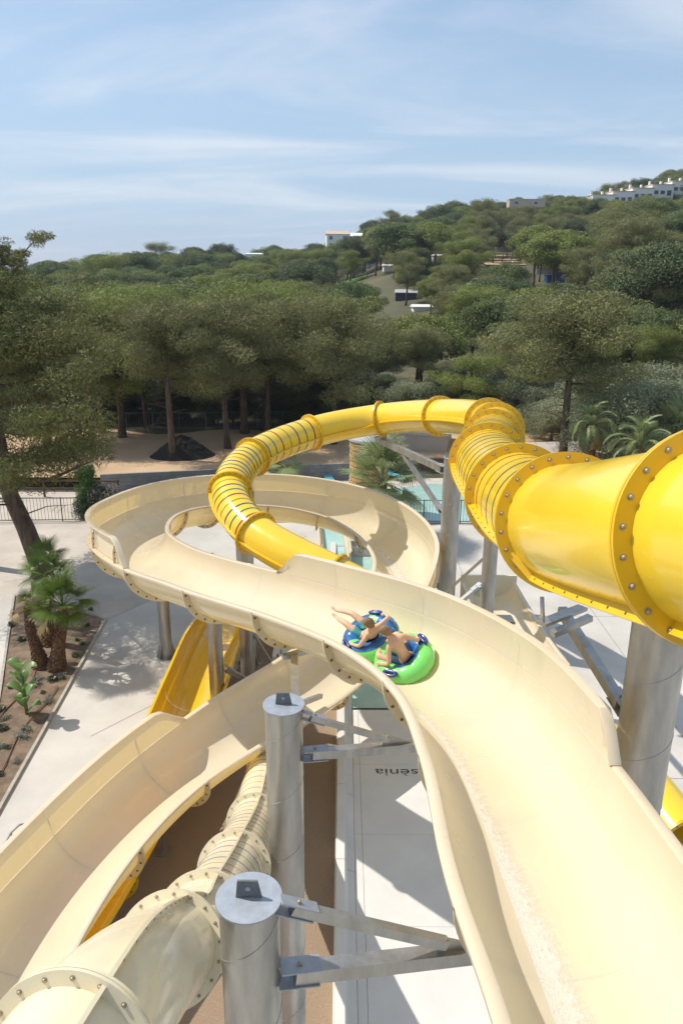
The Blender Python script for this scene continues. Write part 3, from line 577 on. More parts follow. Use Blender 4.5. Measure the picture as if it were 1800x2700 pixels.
# arms of post A and B reach under the flume
for (e, px0, y0, arms) in ((pA, -0.58, 6.06, [((742, 2385), (1165, 2505), .11), ((745, 2570), (1262, 2510), .17)]), (pB, -0.58, 10.58, [((805, 1885), (985, 1945), .09), ((805, 1990), (1105, 1965), .15)])):
    (u0, u1, w1), (l0, l1, w2) = arms
    lo0 = on(*l0, y0 - .05); lo1 = on(*l1, y0 + .5); lo0[0] = px0 - .02
    arm(e, lo0, lo1, w2, w2)
    up0 = on(*u0, y0 - .05); up0[0] = px0 - .02; tgt = lo0 + (lo1 - lo0) * (.82 if e is pA else .72); tgt = tgt + np.array([0, 0, w2 / 2 + .09])
    arm(e, up0, tgt, w1, w1)
    mb = MB(); d = (lo1 - lo0) / np.linalg.norm(lo1 - lo0); s_ = np.cross(d, (0, 0, 1)); V = []
    for k in (-.02, .02): V += [tgt + d * (-.10) + s_ * k - np.array([0, 0, .12]), tgt + d * .42 + s_ * k - np.array([0, 0, .09]), tgt + d * .0 + s_ * k + np.array([0, 0, .07]), tgt + d * (-.10) + s_ * k + np.array([0, 0, .06])]
    mb.add(V, [(0, 1, 2, 3), (7, 6, 5, 4), (0, 4, 5, 1), (1, 5, 6, 2), (2, 6, 7, 3), (3, 7, 4, 0)]); g_ = mb.build('gusset_plate', M['galv'], e)
    ubolt(BOLT, tgt - s_ * .022, -s_, g_, 1.2)
    # cradle under the flume at the arm's end
    C, T, R, U = (q[0] for q in FP.fr([3.0 if e is pA else 5.0])); 
# back arm of post B to the upper flume joint and to the exit flume
q0 = np.array([-.7, 10.8, 8.25]); arm(pB, q0, on(845, 1835, 12.2), .08, .08)
j = FP.fr([7.0]); q1 = j[0][0] - j[3][0] * (FD + .25) - j[2][0] * .3
arm(pB, np.array([-.72, 10.86, 7.55]), q1, .16, .16)
mb = MB(); mb.beam(q1 - np.array([.25, .1, -.05]), q1 + np.array([.3, .15, .08]), .14, .10); mb.build('saddle_bracket', M['galv'], pB)
pC = post(4.3, 28.84, 7.95, .355, 'tall steel post holding the yellow tube right of the cream loop')
a0 = np.array([4.0, 28.9, 7.45]); f9 = YP.fr([9.05])[0][0]; arm(pC, a0, f9 - np.array([0, 0, .95]), .22, .26)
arm(pC, np.array([4.0, 28.9, 5.7]), a0 + (f9 - np.array([0, 0, .95]) - a0) * .62 - np.array([0, 0, .13]), .16, .16)
mb = MB(); mb.box(f9 - np.array([0, 0, .86]), (.5, .3, .16)); mb.build('saddle_bracket', M['galv'], pC)
pc2 = FP.fr([16.6]); arm(pC, np.array([4.1, 28.6, 3.6]), pc2[0][0] + pc2[2][0] * -1.2 - pc2[3][0] * .35, .08, .08)
arm(pC, np.array([4.1, 28.6, 2.4]), pc2[0][0] - pc2[2][0] * 1.0 - pc2[3][0] * .9, .10, .10)
pE = post(5.07, 24.41, 7.6, .25, 'slimmer steel post under the striped bend of the yellow tube')
arm(pE, on(1310, 1440, 24.3), on(1175, 1562, 25.6), .09, .09); arm(pE, np.array([4.8, 24.3, 4.6]), np.array([3.4, 23.4, 3.8]), .14, .14)
arm(pE, np.array([5.0, 24.2, 7.3]), YP.fr([6.0])[0][0] - np.array([0, 0, .8]), .16, .16)
pD = post(4.42, 9.62, 11.3, .375, 'thick steel post under the big yellow tube at the right edge', gus=False)
k1 = on(1650, 1880, 9.7); arm(pD, (4.15, 9.75, k1[2]), on(1480, 1610, 12.3), .15, .17)
brc = on(1460, 1630, 12.3); mb = MB(); mb.beam(on(1425, 1645, 11.6), on(1535, 1602, 12.4), .20, .06); mb.beam(on(1455, 1672, 11.2), on(1555, 1628, 11.6), .12, .10); mb.build('saddle_bracket', M['galv'], pD)
mb = MB(); mb.tube([on(1428, 1575, 11.4), on(1430, 1640, 11.4)], .035, 10); mb.build('drop_link', M['galv'], pD, smooth=True)
mb = MB(); mb.beam((4.2, 9.62, 10.9), (3.0, 9.7, 11.25), .2, .2); mb.build('bracing_arm', M['galv'], pD)
pF = post(-6.97, 27.53, 4.6, .235, 'short grey post with gusseted foot under the left bend of the loop')
pG = post(-3.45, 18.9, 5.9, .25, 'steel post beside the low yellow chute')
G0 = at_z(570, 1845, 0.9)
pG.location = (G0[0], G0[1] + .3, 0)
pH = post(at_z(655, 1790, .3)[0], at_z(655, 1790, .3)[1], 6.0, .28, 'shaded steel post behind the yellow chute in the gap of the slides')
gp = np.array(pG.location); arm(pG, on(590, 1760, gp[1]), on(690, 1815, gp[1] + .4), .15, .16); 
# that arm was laid out from the post's moved foot
for ch in pG.children:
    if ch.name.startswith(('bracing_arm', 'clevis_plate')): ch.location = Vector((-3.45, 18.9, 0)) - pG.location
arm(pH, on(650, 1640, pH.location[1]), on(720, 1755, pH.location[1] - .2), .08, .08)
pI = post(on(650, 1480, 27.0)[0], 27.0, 5.6, .27, 'steel post inside the loop below the yellow tube')
arm(pI, (pI.location[0] - .2, 27, 2.9), on(470, 1445, 26.6), .14, .20)
mb = MB(); mb.beam(on(667, 1330, 27.2), on(667, 1296, 27.4), .08, .08); mb.beam(on(640, 1340, 27.0), on(668, 1328, 27.2), .08, .08); mb.build('saddle_bracket', M['galv'], pI)

# ------------------------------------------------------------------ raft and riders
tr = float(np.interp(0, [0], [6.08])); C, T, R, U = (q[0] for q in FP.fr([6.02])); u0 = 0.40
fl_y = udepth(u0); sl_ = (udepth(u0 + .3) - udepth(u0 - .3)) / .6 * .75
tl_ = math.radians(31); Rr = R * math.cos(tl_) + U * math.sin(tl_); Un = np.cross(Rr, T); Un /= np.linalg.norm(Un)
RO = C + R * u0 + U * (fl_y + .33) + T * .60; pi_ = math.radians(11); T, Un = T * math.cos(pi_) + Un * math.sin(pi_), Un * math.cos(pi_) - T * math.sin(pi_)
RL = np.stack([T, -Rr, Un], 1)       # local x forward (down the slide), y left, z up
SCL = 1.25
def rl(p): return RO + np.asarray(p, float) * SCL @ RL.T
raft = empty('double_raft', tuple(RO), 'green and blue inflatable two-person ring with grab handles on the cream slide', 'raft')
MAJ, MIN, CXR = 0.33, 0.18, 0.425
def torus(cx, u0_, u1_, a0, a1, r2, n=64, k=14, arch=None):
    th = np.linspace(a0, a1, n); ph = np.linspace(u0_, u1_, k); G = np.zeros((n, k, 3))
    for i, t_ in enumerate(th):
        pinch = 1 - .045 * abs(math.sin(t_ * 6)) ** 12
        rr2 = r2 * pinch; G[i, :, 0] = cx + (MAJ + rr2 * np.cos(ph)) * math.cos(t_); G[i, :, 1] = (MAJ + rr2 * np.cos(ph)) * math.sin(t_); G[i, :, 2] = rr2 * np.sin(ph)
    return rl(G.reshape(-1, 3)).reshape(n, k, 3)
for cx in (CXR, -CXR):
    mb = MB(); mb.grid(torus(cx, 0, 2 * math.pi, 0, 2 * math.pi, MIN, 72, 20)); mb.build('ring', M['raft_green'], raft, smooth=True)
    sA = (0.55, 2.2) if cx > 0 else (2.0, 4.2)
    for (a0_, a1_, p0_, p1_) in (((-2.6, -1.15, .35, 3.1), (-.80, 1.2, .30, 3.1), (1.5, 3.5, 1.0, 3.1)) if cx > 0 else ((1.9, 4.3, 1.75, 3.1), (-2.1, -1.1, 1.3, 2.9), (.2, 1.6, 1.9, 3.0))):
        mb = MB(); mb.grid(torus(cx, p0_, p1_, a0_, a1_, MIN + .004, 30, 8)); mb.build('blue_patch', M['raft_blue'], raft, smooth=True)
    mb = MB(); n = 30; th = np.linspace(0, 2 * math.pi, n, endpoint=False); r_ = MAJ - .08
    mb.add(rl([[cx + r_ * math.cos(q), r_ * math.sin(q), -.10] for q in th]), [tuple(range(n))]); mb.build('floor_sheet', M['raft_blue'], raft)
def handle(cx, ang, tilt=0):
    th0 = ang; mb = MB(); P = []
    for q in np.linspace(0, 2 * math.pi, 22)[:-1]:
        tt = th0 + .26 * math.cos(q); ph = math.radians(62) + .17 * math.sin(q); rr2 = MIN + .028
        P.append([cx + (MAJ + rr2 * math.cos(ph)) * math.cos(tt), (MAJ + rr2 * math.cos(ph)) * math.sin(tt), rr2 * math.sin(ph)])
    P.append(P[0]); mb.tube(rl(P), .034, 8, caps=False); return mb.build('grab_handle', M['raft_handle'], raft, smooth=True)
handle(CXR, math.radians(-62)); handle(CXR, math.radians(75)); handle(-CXR, math.radians(112)); handle(-CXR, math.radians(-105))
# printed plates
def plate(cx, ang, ph, w, h, txt=None):
    n, k = 8, 5; th = np.linspace(ang - w / 2 / MAJ, ang + w / 2 / MAJ, n); pp = np.linspace(ph - h / 2 / MIN, ph + h / 2 / MIN, k); rr2 = MIN + .008
    G = np.array([[[cx + (MAJ + rr2 * math.cos(p)) * math.cos(t_), (MAJ + rr2 * math.cos(p)) * math.sin(t_), rr2 * math.sin(p)] for p in pp] for t_ in th])
    mb = MB(); mb.grid(rl(G.reshape(-1, 3)).reshape(n, k, 3)); return mb.build('printed_label', M['raft_label'], raft, smooth=True)
lb = plate(CXR, math.radians(-55), 1.9, .30, .11)
cx_ = CXR; t_ = math.radians(-55); o_ = np.array([cx_ + (MAJ - .065) * math.cos(t_), (MAJ - .065) * math.sin(t_), MIN * .965])
xd = np.array([-math.sin(t_), math.cos(t_), 0]); yd = np.array([math.cos(t_), math.sin(t_), .28])
text_mesh('Right Handle', 'lettering', M['ink'], raft, rl(o_ - xd * .0 + np.array([0, 0, .03]) + xd * .13), .24, (RL @ (-xd)), (RL @ (-yd)), 1.0)

def person(name, label, joints, hands, shorts_m, faced, headc, group=None):
    # joints: dict name -> (local pos, radius); edges list ; skinned body
    e = empty('person', tuple(rl(joints['pelvis'][0])), label, 'person', group)
    names = list(joints); idx = {n_: i for i, n_ in enumerate(names)}
    V = [list(rl(joints[n_][0])) for n_ in names]; Rd = [joints[n_][1] * SCL * 1.12 for n_ in names]; E_ = []
    for a_, b_ in [('pelvis', 'belly'), ('belly', 'chest'), ('chest', 'upchest'), ('upchest', 'neck'), ('neck', 'chin')] + [(s + x, s + y) for s in 'lr' for x, y in [('shoulder', 'elbow'), ('elbow', 'wrist'), ('wrist', 'palm'), ('hip', 'midthigh'), ('midthigh', 'knee'), ('knee', 'calf'), ('calf', 'ankle'), ('ankle', 'toe')]] + [('upchest', 'lshoulder'), ('upchest', 'rshoulder'), ('pelvis', 'lhip'), ('pelvis', 'rhip')]:
        E_.append((idx[a_], idx[b_]))
    for s in 'lr':      # five unequal bent fingers rooted in the palm
        w_ = np.array(joints[s + 'wrist'][0]); p_ = np.array(joints[s + 'palm'][0]); d = (p_ - w_); d /= np.linalg.norm(d)
        nrm = np.array(hands[s]); nrm = nrm - d * (nrm @ d); nrm /= np.linalg.norm(nrm); ac = np.cross(d, nrm)
        for k, (o__, ln) in enumerate([(-.022, .042), (-.007, .05), (.008, .047), (.022, .036)]):
            base = p_ + ac * o__ + d * .012; mid = base + d * ln * .6; tip = mid + d * ln * .35 - nrm * ln * .45; q = len(V)
            for pp, rr_ in ((base, .0085), (mid, .0078), (tip, .0065)): V.append(list(rl(pp))); Rd.append(rr_ * SCL)
            E_ += [(idx[s + 'palm'], q), (q, q + 1), (q + 1, q + 2)]
        base = w_ + d * .02 - ac * .02; mid = base + d * .02 - ac * .022; tip = mid + d * .022 - ac * .004; q = len(V)
        for pp, rr_ in ((base, .010), (mid, .009), (tip, .0075)): V.append(list(rl(pp))); Rd.append(rr_ * SCL)
        E_ += [(idx[s + 'palm'], q), (q, q + 1), (q + 1, q + 2)]
    me = bpy.data.meshes.new('body'); O_ = ORG[e]; me.from_pydata([list(np.array(v) - O_) for v in V], E_, []); ob = bpy.data.objects.new('body', me); COL.objects.link(ob)
    md = ob.modifiers.new('s', 'SKIN'); sv = me.skin_vertices[0].data
    for i, r_ in enumerate(Rd): sv[i].radius = (r_, r_); sv[i].use_root = (i == 0)
    md2 = ob.modifiers.new('ss', 'SUBSURF'); md2.levels = 2; md2.render_levels = 2; md.use_smooth_shade = True
    dg = bpy.context.evaluated_depsgraph_get(); dg.update(); m2 = bpy.data.meshes.new_from_object(ob.evaluated_get(dg)); bpy.data.objects.remove(ob)
    # head joined to the body mesh
    hc = np.array(headc, float); fd = np.array(faced, float); fd /= np.linalg.norm(fd); up = np.array([0, 0, 1.0]) if not isinstance(faced, tuple) or len(faced) == 3 else None
    upv = np.array([0, 0, 1.0]); sdv = np.cross(upv, fd); sdv /= np.linalg.norm(sdv); upv = np.cross(fd, sdv)
    n, k = 24, 16; G = []
    for i in range(k + 1):
        la = -math.pi / 2 + math.pi * i / k
        for j_ in range(n):
            lo = 2 * math.pi * j_ / n; x_, y_, z_ = math.cos(la) * math.cos(lo), math.cos(la) * math.sin(lo), math.sin(la)
            wd = .072 * (1 - .20 * max(0, -z_)); fx = .092 * (1 + .05 * max(0, z_)) ; p_ = np.array([fx * x_, wd * y_, .112 * z_])
            if x_ > .75 and abs(y_) < .28 and -.45 < z_ < .1: p_[0] += .016 * (1 - abs(y_) / .28)      # nose
            if x_ > .6 and .05 < z_ < .25 and .25 < abs(y_) < .6: p_[0] -= .006                         # eye sockets
            if x_ < 0 and z_ < -.4: p_[0] *= .8
            G.append(hc + fd * p_[0] + sdv * p_[1] + upv * p_[2])
    nb_ = len(m2.vertices); Vh = [list(rl(p_) - O_) for p_ in G]
    Fh = [(nb_ + i * n + j_, nb_ + i * n + (j_ + 1) % n, nb_ + (i + 1) * n + (j_ + 1) % n, nb_ + (i + 1) * n + j_) for i in range(k) for j_ in range(n)]
    Vall = [list(v.co) for v in m2.vertices] + Vh; Fall = [tuple(p_.vertices) for p_ in m2.polygons] + Fh
    me = bpy.data.meshes.new('body'); me.from_pydata(Vall, [], Fall); me.materials.append(M['skin']); me.polygons.foreach_set('use_smooth', np.ones(len(Fall), bool)); me.update()
    bo = bpy.data.objects.new('body', me); COL.objects.link(bo); bo.parent = e; ORG[bo] = O_
    # hair shell, short, fringe left free of the face
    mb = MB(); G = np.zeros((12, 28, 3))
    for i in range(12):
        for j_ in range(28):
            lo = 2 * math.pi * j_ / 28; low = np.interp(math.cos(lo), [-1, -.2, .35, 1], [-.75, -.35, .18, .42]); la = low + (math.pi / 2 - low) * i / 11
            x_, y_, z_ = math.cos(la) * math.cos(lo), math.cos(la) * math.sin(lo), math.sin(la); jt = 1 + .03 * math.sin(lo * 9 + i) + (0.02 if i else 0)
            G[i, j_] = rl(hc + fd * .098 * x_ * jt + sdv * .079 * y_ * jt + upv * .120 * z_ * jt)
    mb.grid(G, closed=True); mb.build('hair', M['hair'], e, smooth=True)
    for s in (-1, 1):
        mb = MB(); c_ = rl(hc + sdv * s * .074 + fd * -.002 - upv * .012); mb.lathe([(.001, 0), (.018, .008), (.022, .017), (.015, .02)], c_, 8, frame_to(RL @ (sdv * s - fd * .4))); mb.build('ear', M['skin'], e, smooth=True)
        mb = MB(); c_ = rl(hc + fd * .080 + sdv * s * .030 + upv * .012); mb.lathe([(.010, 0), (.006, .004), (.001, .005)], c_, 8, frame_to(RL @ fd)); mb.build('eye', M['ink'], e, smooth=True)
    mb = MB(); c_ = rl(hc + fd * .083 - upv * .052); mb.box(c_, (.015, .044, .009), np.stack([RL @ fd, RL @ sdv, RL @ upv], 1)); mb.build('mouth', M['palm_bark'], e)
    # swim shorts: a loose shell over hips and thighs
    me = bpy.data.meshes.new('shorts'); ks = ['pelvis', 'belly2', 'lhip', 'lsh', 'rhip', 'rsh']
    pl = {k_: np.array(joints[k_][0]) for k_ in ('pelvis', 'belly', 'lhip', 'rhip', 'lmidthigh', 'rmidthigh', 'lknee', 'rknee')}
    pts = [(pl['pelvis'], joints['pelvis'][1] * 1.12), (pl['pelvis'] * .62 + pl['belly'] * .38, joints['pelvis'][1] * 1.05), (pl['lhip'], joints['lhip'][1] * 1.18), (pl['lmidthigh'] * .8 + pl['lknee'] * .2, joints['lmidthigh'][1] * 1.32), (pl['rhip'], joints['rhip'][1] * 1.18), (pl['rmidthigh'] * .8 + pl['rknee'] * .2, joints['rmidthigh'][1] * 1.32)]
    me.from_pydata([list(rl(p_) - O_) for p_, r_ in pts], [(0, 1), (0, 2), (2, 3), (0, 4), (4, 5)], []); ob = bpy.data.objects.new('s', me); COL.objects.link(ob); md = ob.modifiers.new('s', 'SKIN'); sv = me.skin_vertices[0].data
    for i, (p_, r_) in enumerate(pts): sv[i].radius = (r_ * SCL, r_ * SCL); sv[i].use_root = (i == 0)
    ob.modifiers.new('ss', 'SUBSURF').levels = 2; md.use_smooth_shade = True; dg.update(); dg = bpy.context.evaluated_depsgraph_get(); m2 = bpy.data.meshes.new_from_object(ob.evaluated_get(dg)); bpy.data.objects.remove(ob)
    m2.materials.clear(); m2.materials.append(shorts_m); m2.name = 'shorts'; s_ = bpy.data.objects.new('shorts', m2); COL.objects.link(s_); s_.parent = e; ORG[s_] = O_
    return e
J1 = dict(pelvis=((.50, 0, .05), .088), belly=((.38, .01, .13), .078), chest=((.26, .02, .25), .088), upchest=((.20, .02, .34), .080), neck=((.155, .03, .43), .042), chin=((.17, .04, .49), .045),
          lshoulder=((.20, .145, .33), .044), lelbow=((.26, .32, .22), .032), lwrist=((.44, .36, .19), .023), lpalm=((.49, .355, .19), .022),
          rshoulder=((.17, -.13, .35), .044), relbow=((.16, -.34, .36), .032), rwrist=((.36, -.40, .27), .023), rpalm=((.42, -.39, .25), .022),
          lhip=((.54, .085, .05), .075), lmidthigh=((.70, .11, .15), .066), lknee=((.88, .12, .24), .048), lcalf=((1.02, .11, .20), .044), lankle=((1.24, .08, .13), .026), ltoe=((1.34, .08, .18), .020),
          rhip=((.54, -.085, .05), .075), rmidthigh=((.71, -.10, .17), .066), rknee=((.90, -.08, .28), .048), rcalf=((1.06, -.05, .26), .044), rankle=((1.30, 0.0, .20), .026), rtoe=((1.41, .01, .25), .020))
person('p1', 'boy in teal swim shorts reclining in the front ring, one arm over the handle', J1, dict(l=(0, 0, 1), r=(0, 0, 1)), M['shorts_teal'], (.75, .62, -.1), (.165, .03, .56))
J2 = dict(pelvis=((-.52, 0, .06), .092), belly=((-.52, .0, .20), .082), chest=((-.47, .0, .35), .095), upchest=((-.42, .0, .46), .084), neck=((-.36, .02, .55), .044), chin=((-.33, .03, .60), .046),
          lshoulder=((-.41, .155, .44), .046), lelbow=((-.49, .30, .24), .034), lwrist=((-.31, .35, .18), .024), lpalm=((-.26, .355, .18), .023),
          rshoulder=((-.44, -.155, .45), .046), relbow=((-.56, -.30, .26), .034), rwrist=((-.44, -.38, .17), .024), rpalm=((-.39, -.385, .165), .023),
          lhip=((-.48, .09, .05), .078), lmidthigh=((-.33, .19, .12), .070), lknee=((-.16, .27, .20), .052), lcalf=((-.06, .17, .14), .046), lankle=((.03, .02, .08), .028), ltoe=((.10, -.03, .10), .022),
          rhip=((-.48, -.09, .05), .078), rmidthigh=((-.33, -.16, .17), .070), rknee=((-.17, -.20, .29), .052), rcalf=((-.09, -.12, .21), .046), rankle=((-.0, -.04, .13), .028), rtoe=((.08, 0.0, .15), .022))
person('p2', 'boy in navy swim shorts sitting bare backed in the rear ring', J2, dict(l=(0, 0, 1), r=(0, 0, 1)), M['shorts_navy'], (.72, .66, -.22), (-.325, .04, .67))

# ------------------------------------------------------------------ far pool, loungers, stone pillar, fences, walls
tag(MB().add([(2.5, 44.7, .02), (13, 44.7, .02), (13, 52.6, .02), (6.5, 53.4, .02), (2.5, 51.5, .02)], [(0, 1, 2, 3, 4)]).build('pool_water', M['pool']), kind='structure')
lmb = MB(); lmb.box((0.32, 0, .36), (1.25, .62, .05)); ca, sa = math.cos(.42), math.sin(.42)
lmb.box((-.62, 0, .50), (.80, .62, .05), [[ca, 0, sa], [0, 1, 0], [-sa, 0, ca]]); LBED = mesh_of(lmb, 'sling', M['lounger'])
lmb = MB()
for s in (-1, 1): lmb.beam((-.35, s * .33, .34), (.98, s * .33, .34), .05, .05)
LFR = mesh_of(lmb, 'frame', M['lounger_leg'])
lmb = MB(); lmb.beam((0, 0, 0), (0, 0, .33), .06, .06, up=(1, 0, 0)); LLEG = mesh_of(lmb, 'leg', M['lounger_leg'])
LP = [(1065, 1238, 30, 'turquoise sun lounger in the middle of the row behind the pool'), (1150, 1226, 32, 'turquoise sun lounger next to the post at the far pool'), (1185, 1212, 25, 'turquoise lounger half hidden behind the yellow tube'), (1040, 1254, 22, 'turquoise lounger just behind the fan palm'), (865, 1260, -20, 'turquoise lounger left of the stone pillar, nearest the grey wall'), (925, 1250, 12, 'turquoise lounger tucked beside the foot of the stone pillar')]
for px, py, rot, lab in LP:
    p = at_z(px, py, 0.3); e = empty('sun_lounger', (p[0], p[1], 0), lab, 'sun lounger', 'turquoise sun loungers by the far pool'); e.rotation_euler = (0, 0, math.radians(rot - 60))
    for nm, me in (('sling', LBED), ('frame', LFR)):
        o = bpy.data.objects.new(nm, me); COL.objects.link(o); o.parent = e
    for lx, ly in ((-.3, .33), (-.3, -.33), (.93, .33), (.93, -.33)):
        o = bpy.data.objects.new('leg', LLEG); COL.objects.link(o); o.parent = e; o.location = (lx, ly, 0)
# stone pillar
sp = at_y(985, 1300, 46.5); sx, sy = sp[0] - .35, 46.5; SR = 1.18; st = empty('stone_pillar', (sx, sy, 0), 'round pillar of honey coloured stones behind the fan palm', 'pillar')
mb = MB(); mb.lathe([(SR - .05, 0), (SR - .05, 4.7), (0.01, 4.7)], (sx, sy, 0), 32); mb.build('core', M['stone_joint'], st, smooth=40)
mb = MB(); mb.lathe([(SR + .02, 4.72), (SR + .12, 4.76), (SR + .12, 4.9), (0.01, 4.92)], (sx, sy, 0), 32); mb.build('cap', M['housegrey'], st, smooth=40)
z = 0.02; rs = random.Random(3)
while z < 4.6:
    h = rs.uniform(.22, .44); h = min(h, 4.69 - z); a_ = rs.uniform(0, 1); end = a_ + 2 * math.pi
    while a_ < end - .02:
        w = min(rs.uniform(.25, .62), end - a_)
        if end - a_ - w < .12: w = end - a_
        n = 4; t_ = np.linspace(a_ + .02, a_ + w - .02, n); ro = SR + rs.uniform(-.01, .05); j1, j2 = rs.uniform(-.03, .03), rs.uniform(-.03, .03); mb = MB(); V = []
        zb = np.interp(t_, [t_[0], t_[-1]], [z + .018 + max(0, j1), z + .018 + max(0, -j1)]); zt_ = np.interp(t_, [t_[0], t_[-1]], [z + h - .018 - max(0, j2), z + h - .018 - max(0, -j2)])
        for q, (tt, b_, c_) in enumerate(zip(t_, zb, zt_)):
            for r_, z_ in ((SR - .06, b_), (ro, b_ + .015), (ro, c_ - .015), (SR - .06, c_)): V.append((sx + r_ * math.cos(tt), sy + r_ * math.sin(tt), z_))
        Fc = [(4 * q + k, 4 * q + 4 + k, 4 * q + 5 + k, 4 * q + 1 + k) for q in range(n - 1) for k in range(3)] + [(0, 1, 2, 3), tuple(4 * (n - 1) + k for k in (3, 2, 1, 0))]
        mb.add(V, Fc)
        front = math.sin((2 * t_.mean()) / 2) < .35
        if front: mb.build('stone', M['stone'], st, smooth=30)
        a_ += w
    z += h
# block wall along the sandy clearing
wa, wb = np.array([-16.6, 50.9]), np.array([3.4, 55.2]); wd_ = wb - wa; WL = np.linalg.norm(wd_); wd_ = wd_ / WL; wn = np.array([wd_[1], -wd_[0]])
bw = empty('block_wall', (wa[0], wa[1], 0), 'low grey concrete block wall between the loop and the sandy clearing', 'wall')
mb = MB(); c_ = (wa + wb) / 2; Rw = np.array([[wd_[0], -wd_[1], 0], [wd_[1], wd_[0], 0], [0, 0, 1]])
mb.box((c_[0], c_[1], .60), (WL, .16, 1.16), Rw); mb.build('mortar_core', M['mortar'], bw)
for r_ in range(4):
    L_ = 0.0; off = .28 if r_ % 2 else 0
    xs_ = [0] + list(np.arange(.56 - off, WL, .56)) + [WL]
    for x0, x1 in zip(xs_[:-1], xs_[1:]):
        if x1 - x0 < .06: continue
        mb = MB(); q = wa + wd_ * (x0 + x1) / 2 + wn * random.uniform(-.004, .004); mb.box((q[0], q[1], .02 + r_ * .3 + .145), (x1 - x0 - .018, .22, .285), Rw); mb.build('block', M['block'], bw)
# railings
def fence(p0, p1, h, label, spacing=.115, postgap=2.4, z=0.0, m_=None, cat='fence', group=None, r=.009):
    m_ = m_ or M['fence']; p0 = np.array(p0, float); p1 = np.array(p1, float); L_ = np.linalg.norm(p1 - p0); d = (p1 - p0) / L_; e = empty('metal_fence', (p0[0], p0[1], z), label, cat, group)
    n = max(1, round(L_ / postgap))
    for k in range(n + 1):
        q = p0 + d * L_ * k / n; mb = MB(); mb.beam((q[0], q[1], z), (q[0], q[1], z + h + .04), .05, .05, up=(1, 0, 0)); mb.build('post', m_, e)
    for zz in (z + .12, z + h): mb = MB(); mb.beam((*p0, zz), (*p1, zz), .04, .035); mb.build('rail', m_, e)
    mb = MB()
    for k in range(int(L_ / spacing)): q = p0 + d * spacing * (k + .5); mb.beam((q[0], q[1], z + .12), (q[0], q[1], z + h), 2 * r, 2 * r, up=(1, 0, 0))
    o = mb.build('bars', m_, e); o['kind'] = 'stuff'; return e
fence((-24.5, 43.9), (-14.5, 44.5), 1.5, 'dark railing with thin upright bars behind the leaning pine at left', spacing=.2)
fence((2.8, 44.55), (9.5, 44.55), 1.45, 'green railing in front of the far splash pool', spacing=.19)
zt = .95
fence((-26, 66.5), (-3, 68.5), 1.5, 'grey metal fence under the pines behind the black earth pile', spacing=.22, z=zt, m_=M['galv_dark'])
fence((1.5, 68), (14, 67), 2.2, 'dark fence with uprights behind the pale hut', spacing=.25, z=zt, m_=M['lounger_leg'])
# wooden garden frame + hedge + oleander left
def blob_leaves(centres, radii, per, lw, ll, seed=0, up=.3):
    rg = np.random.default_rng(seed); c = np.repeat(centres, per, 0); R_ = np.repeat(radii, per, 0); n = len(c)
    d = rg.normal(size=(n, 3)); d /= np.linalg.norm(d, axis=1)[:, None]; rr_ = np.where(rg.random(n) < .7, rg.uniform(.78, 1.08, n), rg.random(n) ** .5)
    p = c + d * rr_[:, None] * R_; nr = d + rg.normal(size=(n, 3)) * .38 + np.array([0, 0, .25]); nr /= np.linalg.norm(nr, axis=1)[:, None]
    ax = np.cross(nr, rg.normal(size=(n, 3))); ax /= np.linalg.norm(ax, axis=1)[:, None]; ax = ax + d * .45 + np.array([0, 0, up * .3]); ax /= np.linalg.norm(ax, axis=1)[:, None]
    sd_ = np.cross(ax, nr); sd_ /= np.linalg.norm(sd_, axis=1)[:, None]; L1 = (ll * rg.uniform(.6, 1.3, n))[:, None]; W1 = (lw * rg.uniform(.7, 1.3, n))[:, None]
    V = np.stack([p - sd_ * W1 * .5, p + ax * L1 * .5 - sd_ * W1 * .55, p + ax * L1, p + sd_ * W1 * .5 + ax * L1 * .35], 1).reshape(-1, 3)
    return V
def leaf_mesh(name, V, m_): return fast_mesh(name, V, np.arange(len(V)).reshape(-1, 4), [m_])
def shrub(name, loc, size, n, per, lw, ll, m_, label, cat, seed, extra=None, group=None):
    rg = np.random.default_rng(seed); e = empty(name, loc, label, cat, group); c = rg.uniform(-1, 1, (n, 3)); c /= np.maximum(1, np.linalg.norm(c, axis=1))[:, None]
    c = c * np.array(size) * .7 + np.array([0, 0, size[2] * .85]); rad = np.ones((n, 3)) * min(size) * .42
    o = bpy.data.objects.new('foliage', leaf_mesh('foliage', blob_leaves(c, rad, per, lw, ll, seed), m_)); COL.objects.link(o); o.parent = e
    mb = MB(); O_ = ORG[e]
    for k in range(5): mb.tube([O_ + [0, 0, 0], O_ + c[k] * .5, O_ + c[k]], [.035, .02, .01], 5)
    mb.build('stems', M['bark'], e)
    if extra:
        sel = rg.integers(0, n, 14); o = bpy.data.objects.new('flowers', leaf_mesh('flowers', blob_leaves(c[sel] + [0, 0, .15], np.ones((14, 3)) * .4, 60, .05, .07, seed + 1), extra)); COL.objects.link(o); o.parent = e
    return e
h1 = at_z(232, 1375, 0)
shrub('climbing_shrub', (h1[0] - .2, 45.3, 0), (.85, .7, 2.2), 60, 260, .045, .08, M['leafgreen'], 'tall bright green leafy shrub at the end of the left railing', 'shrub', 5)
shrub('oleander', (h1[0] + .9, 45.0, 0), (1.2, .9, 1.3), 46, 240, .03, .09, M['leafdark'], 'rounded dark shrub with pale pink flowers beside the cream loop', 'shrub', 6, M['flower'])
shrub('oleander', (h1[0] - .5, 44.9, 0), (.7, .6, .7), 20, 200, .03, .09, M['leafdark'], 'low dark shrub growing against the left railing', 'shrub', 9)
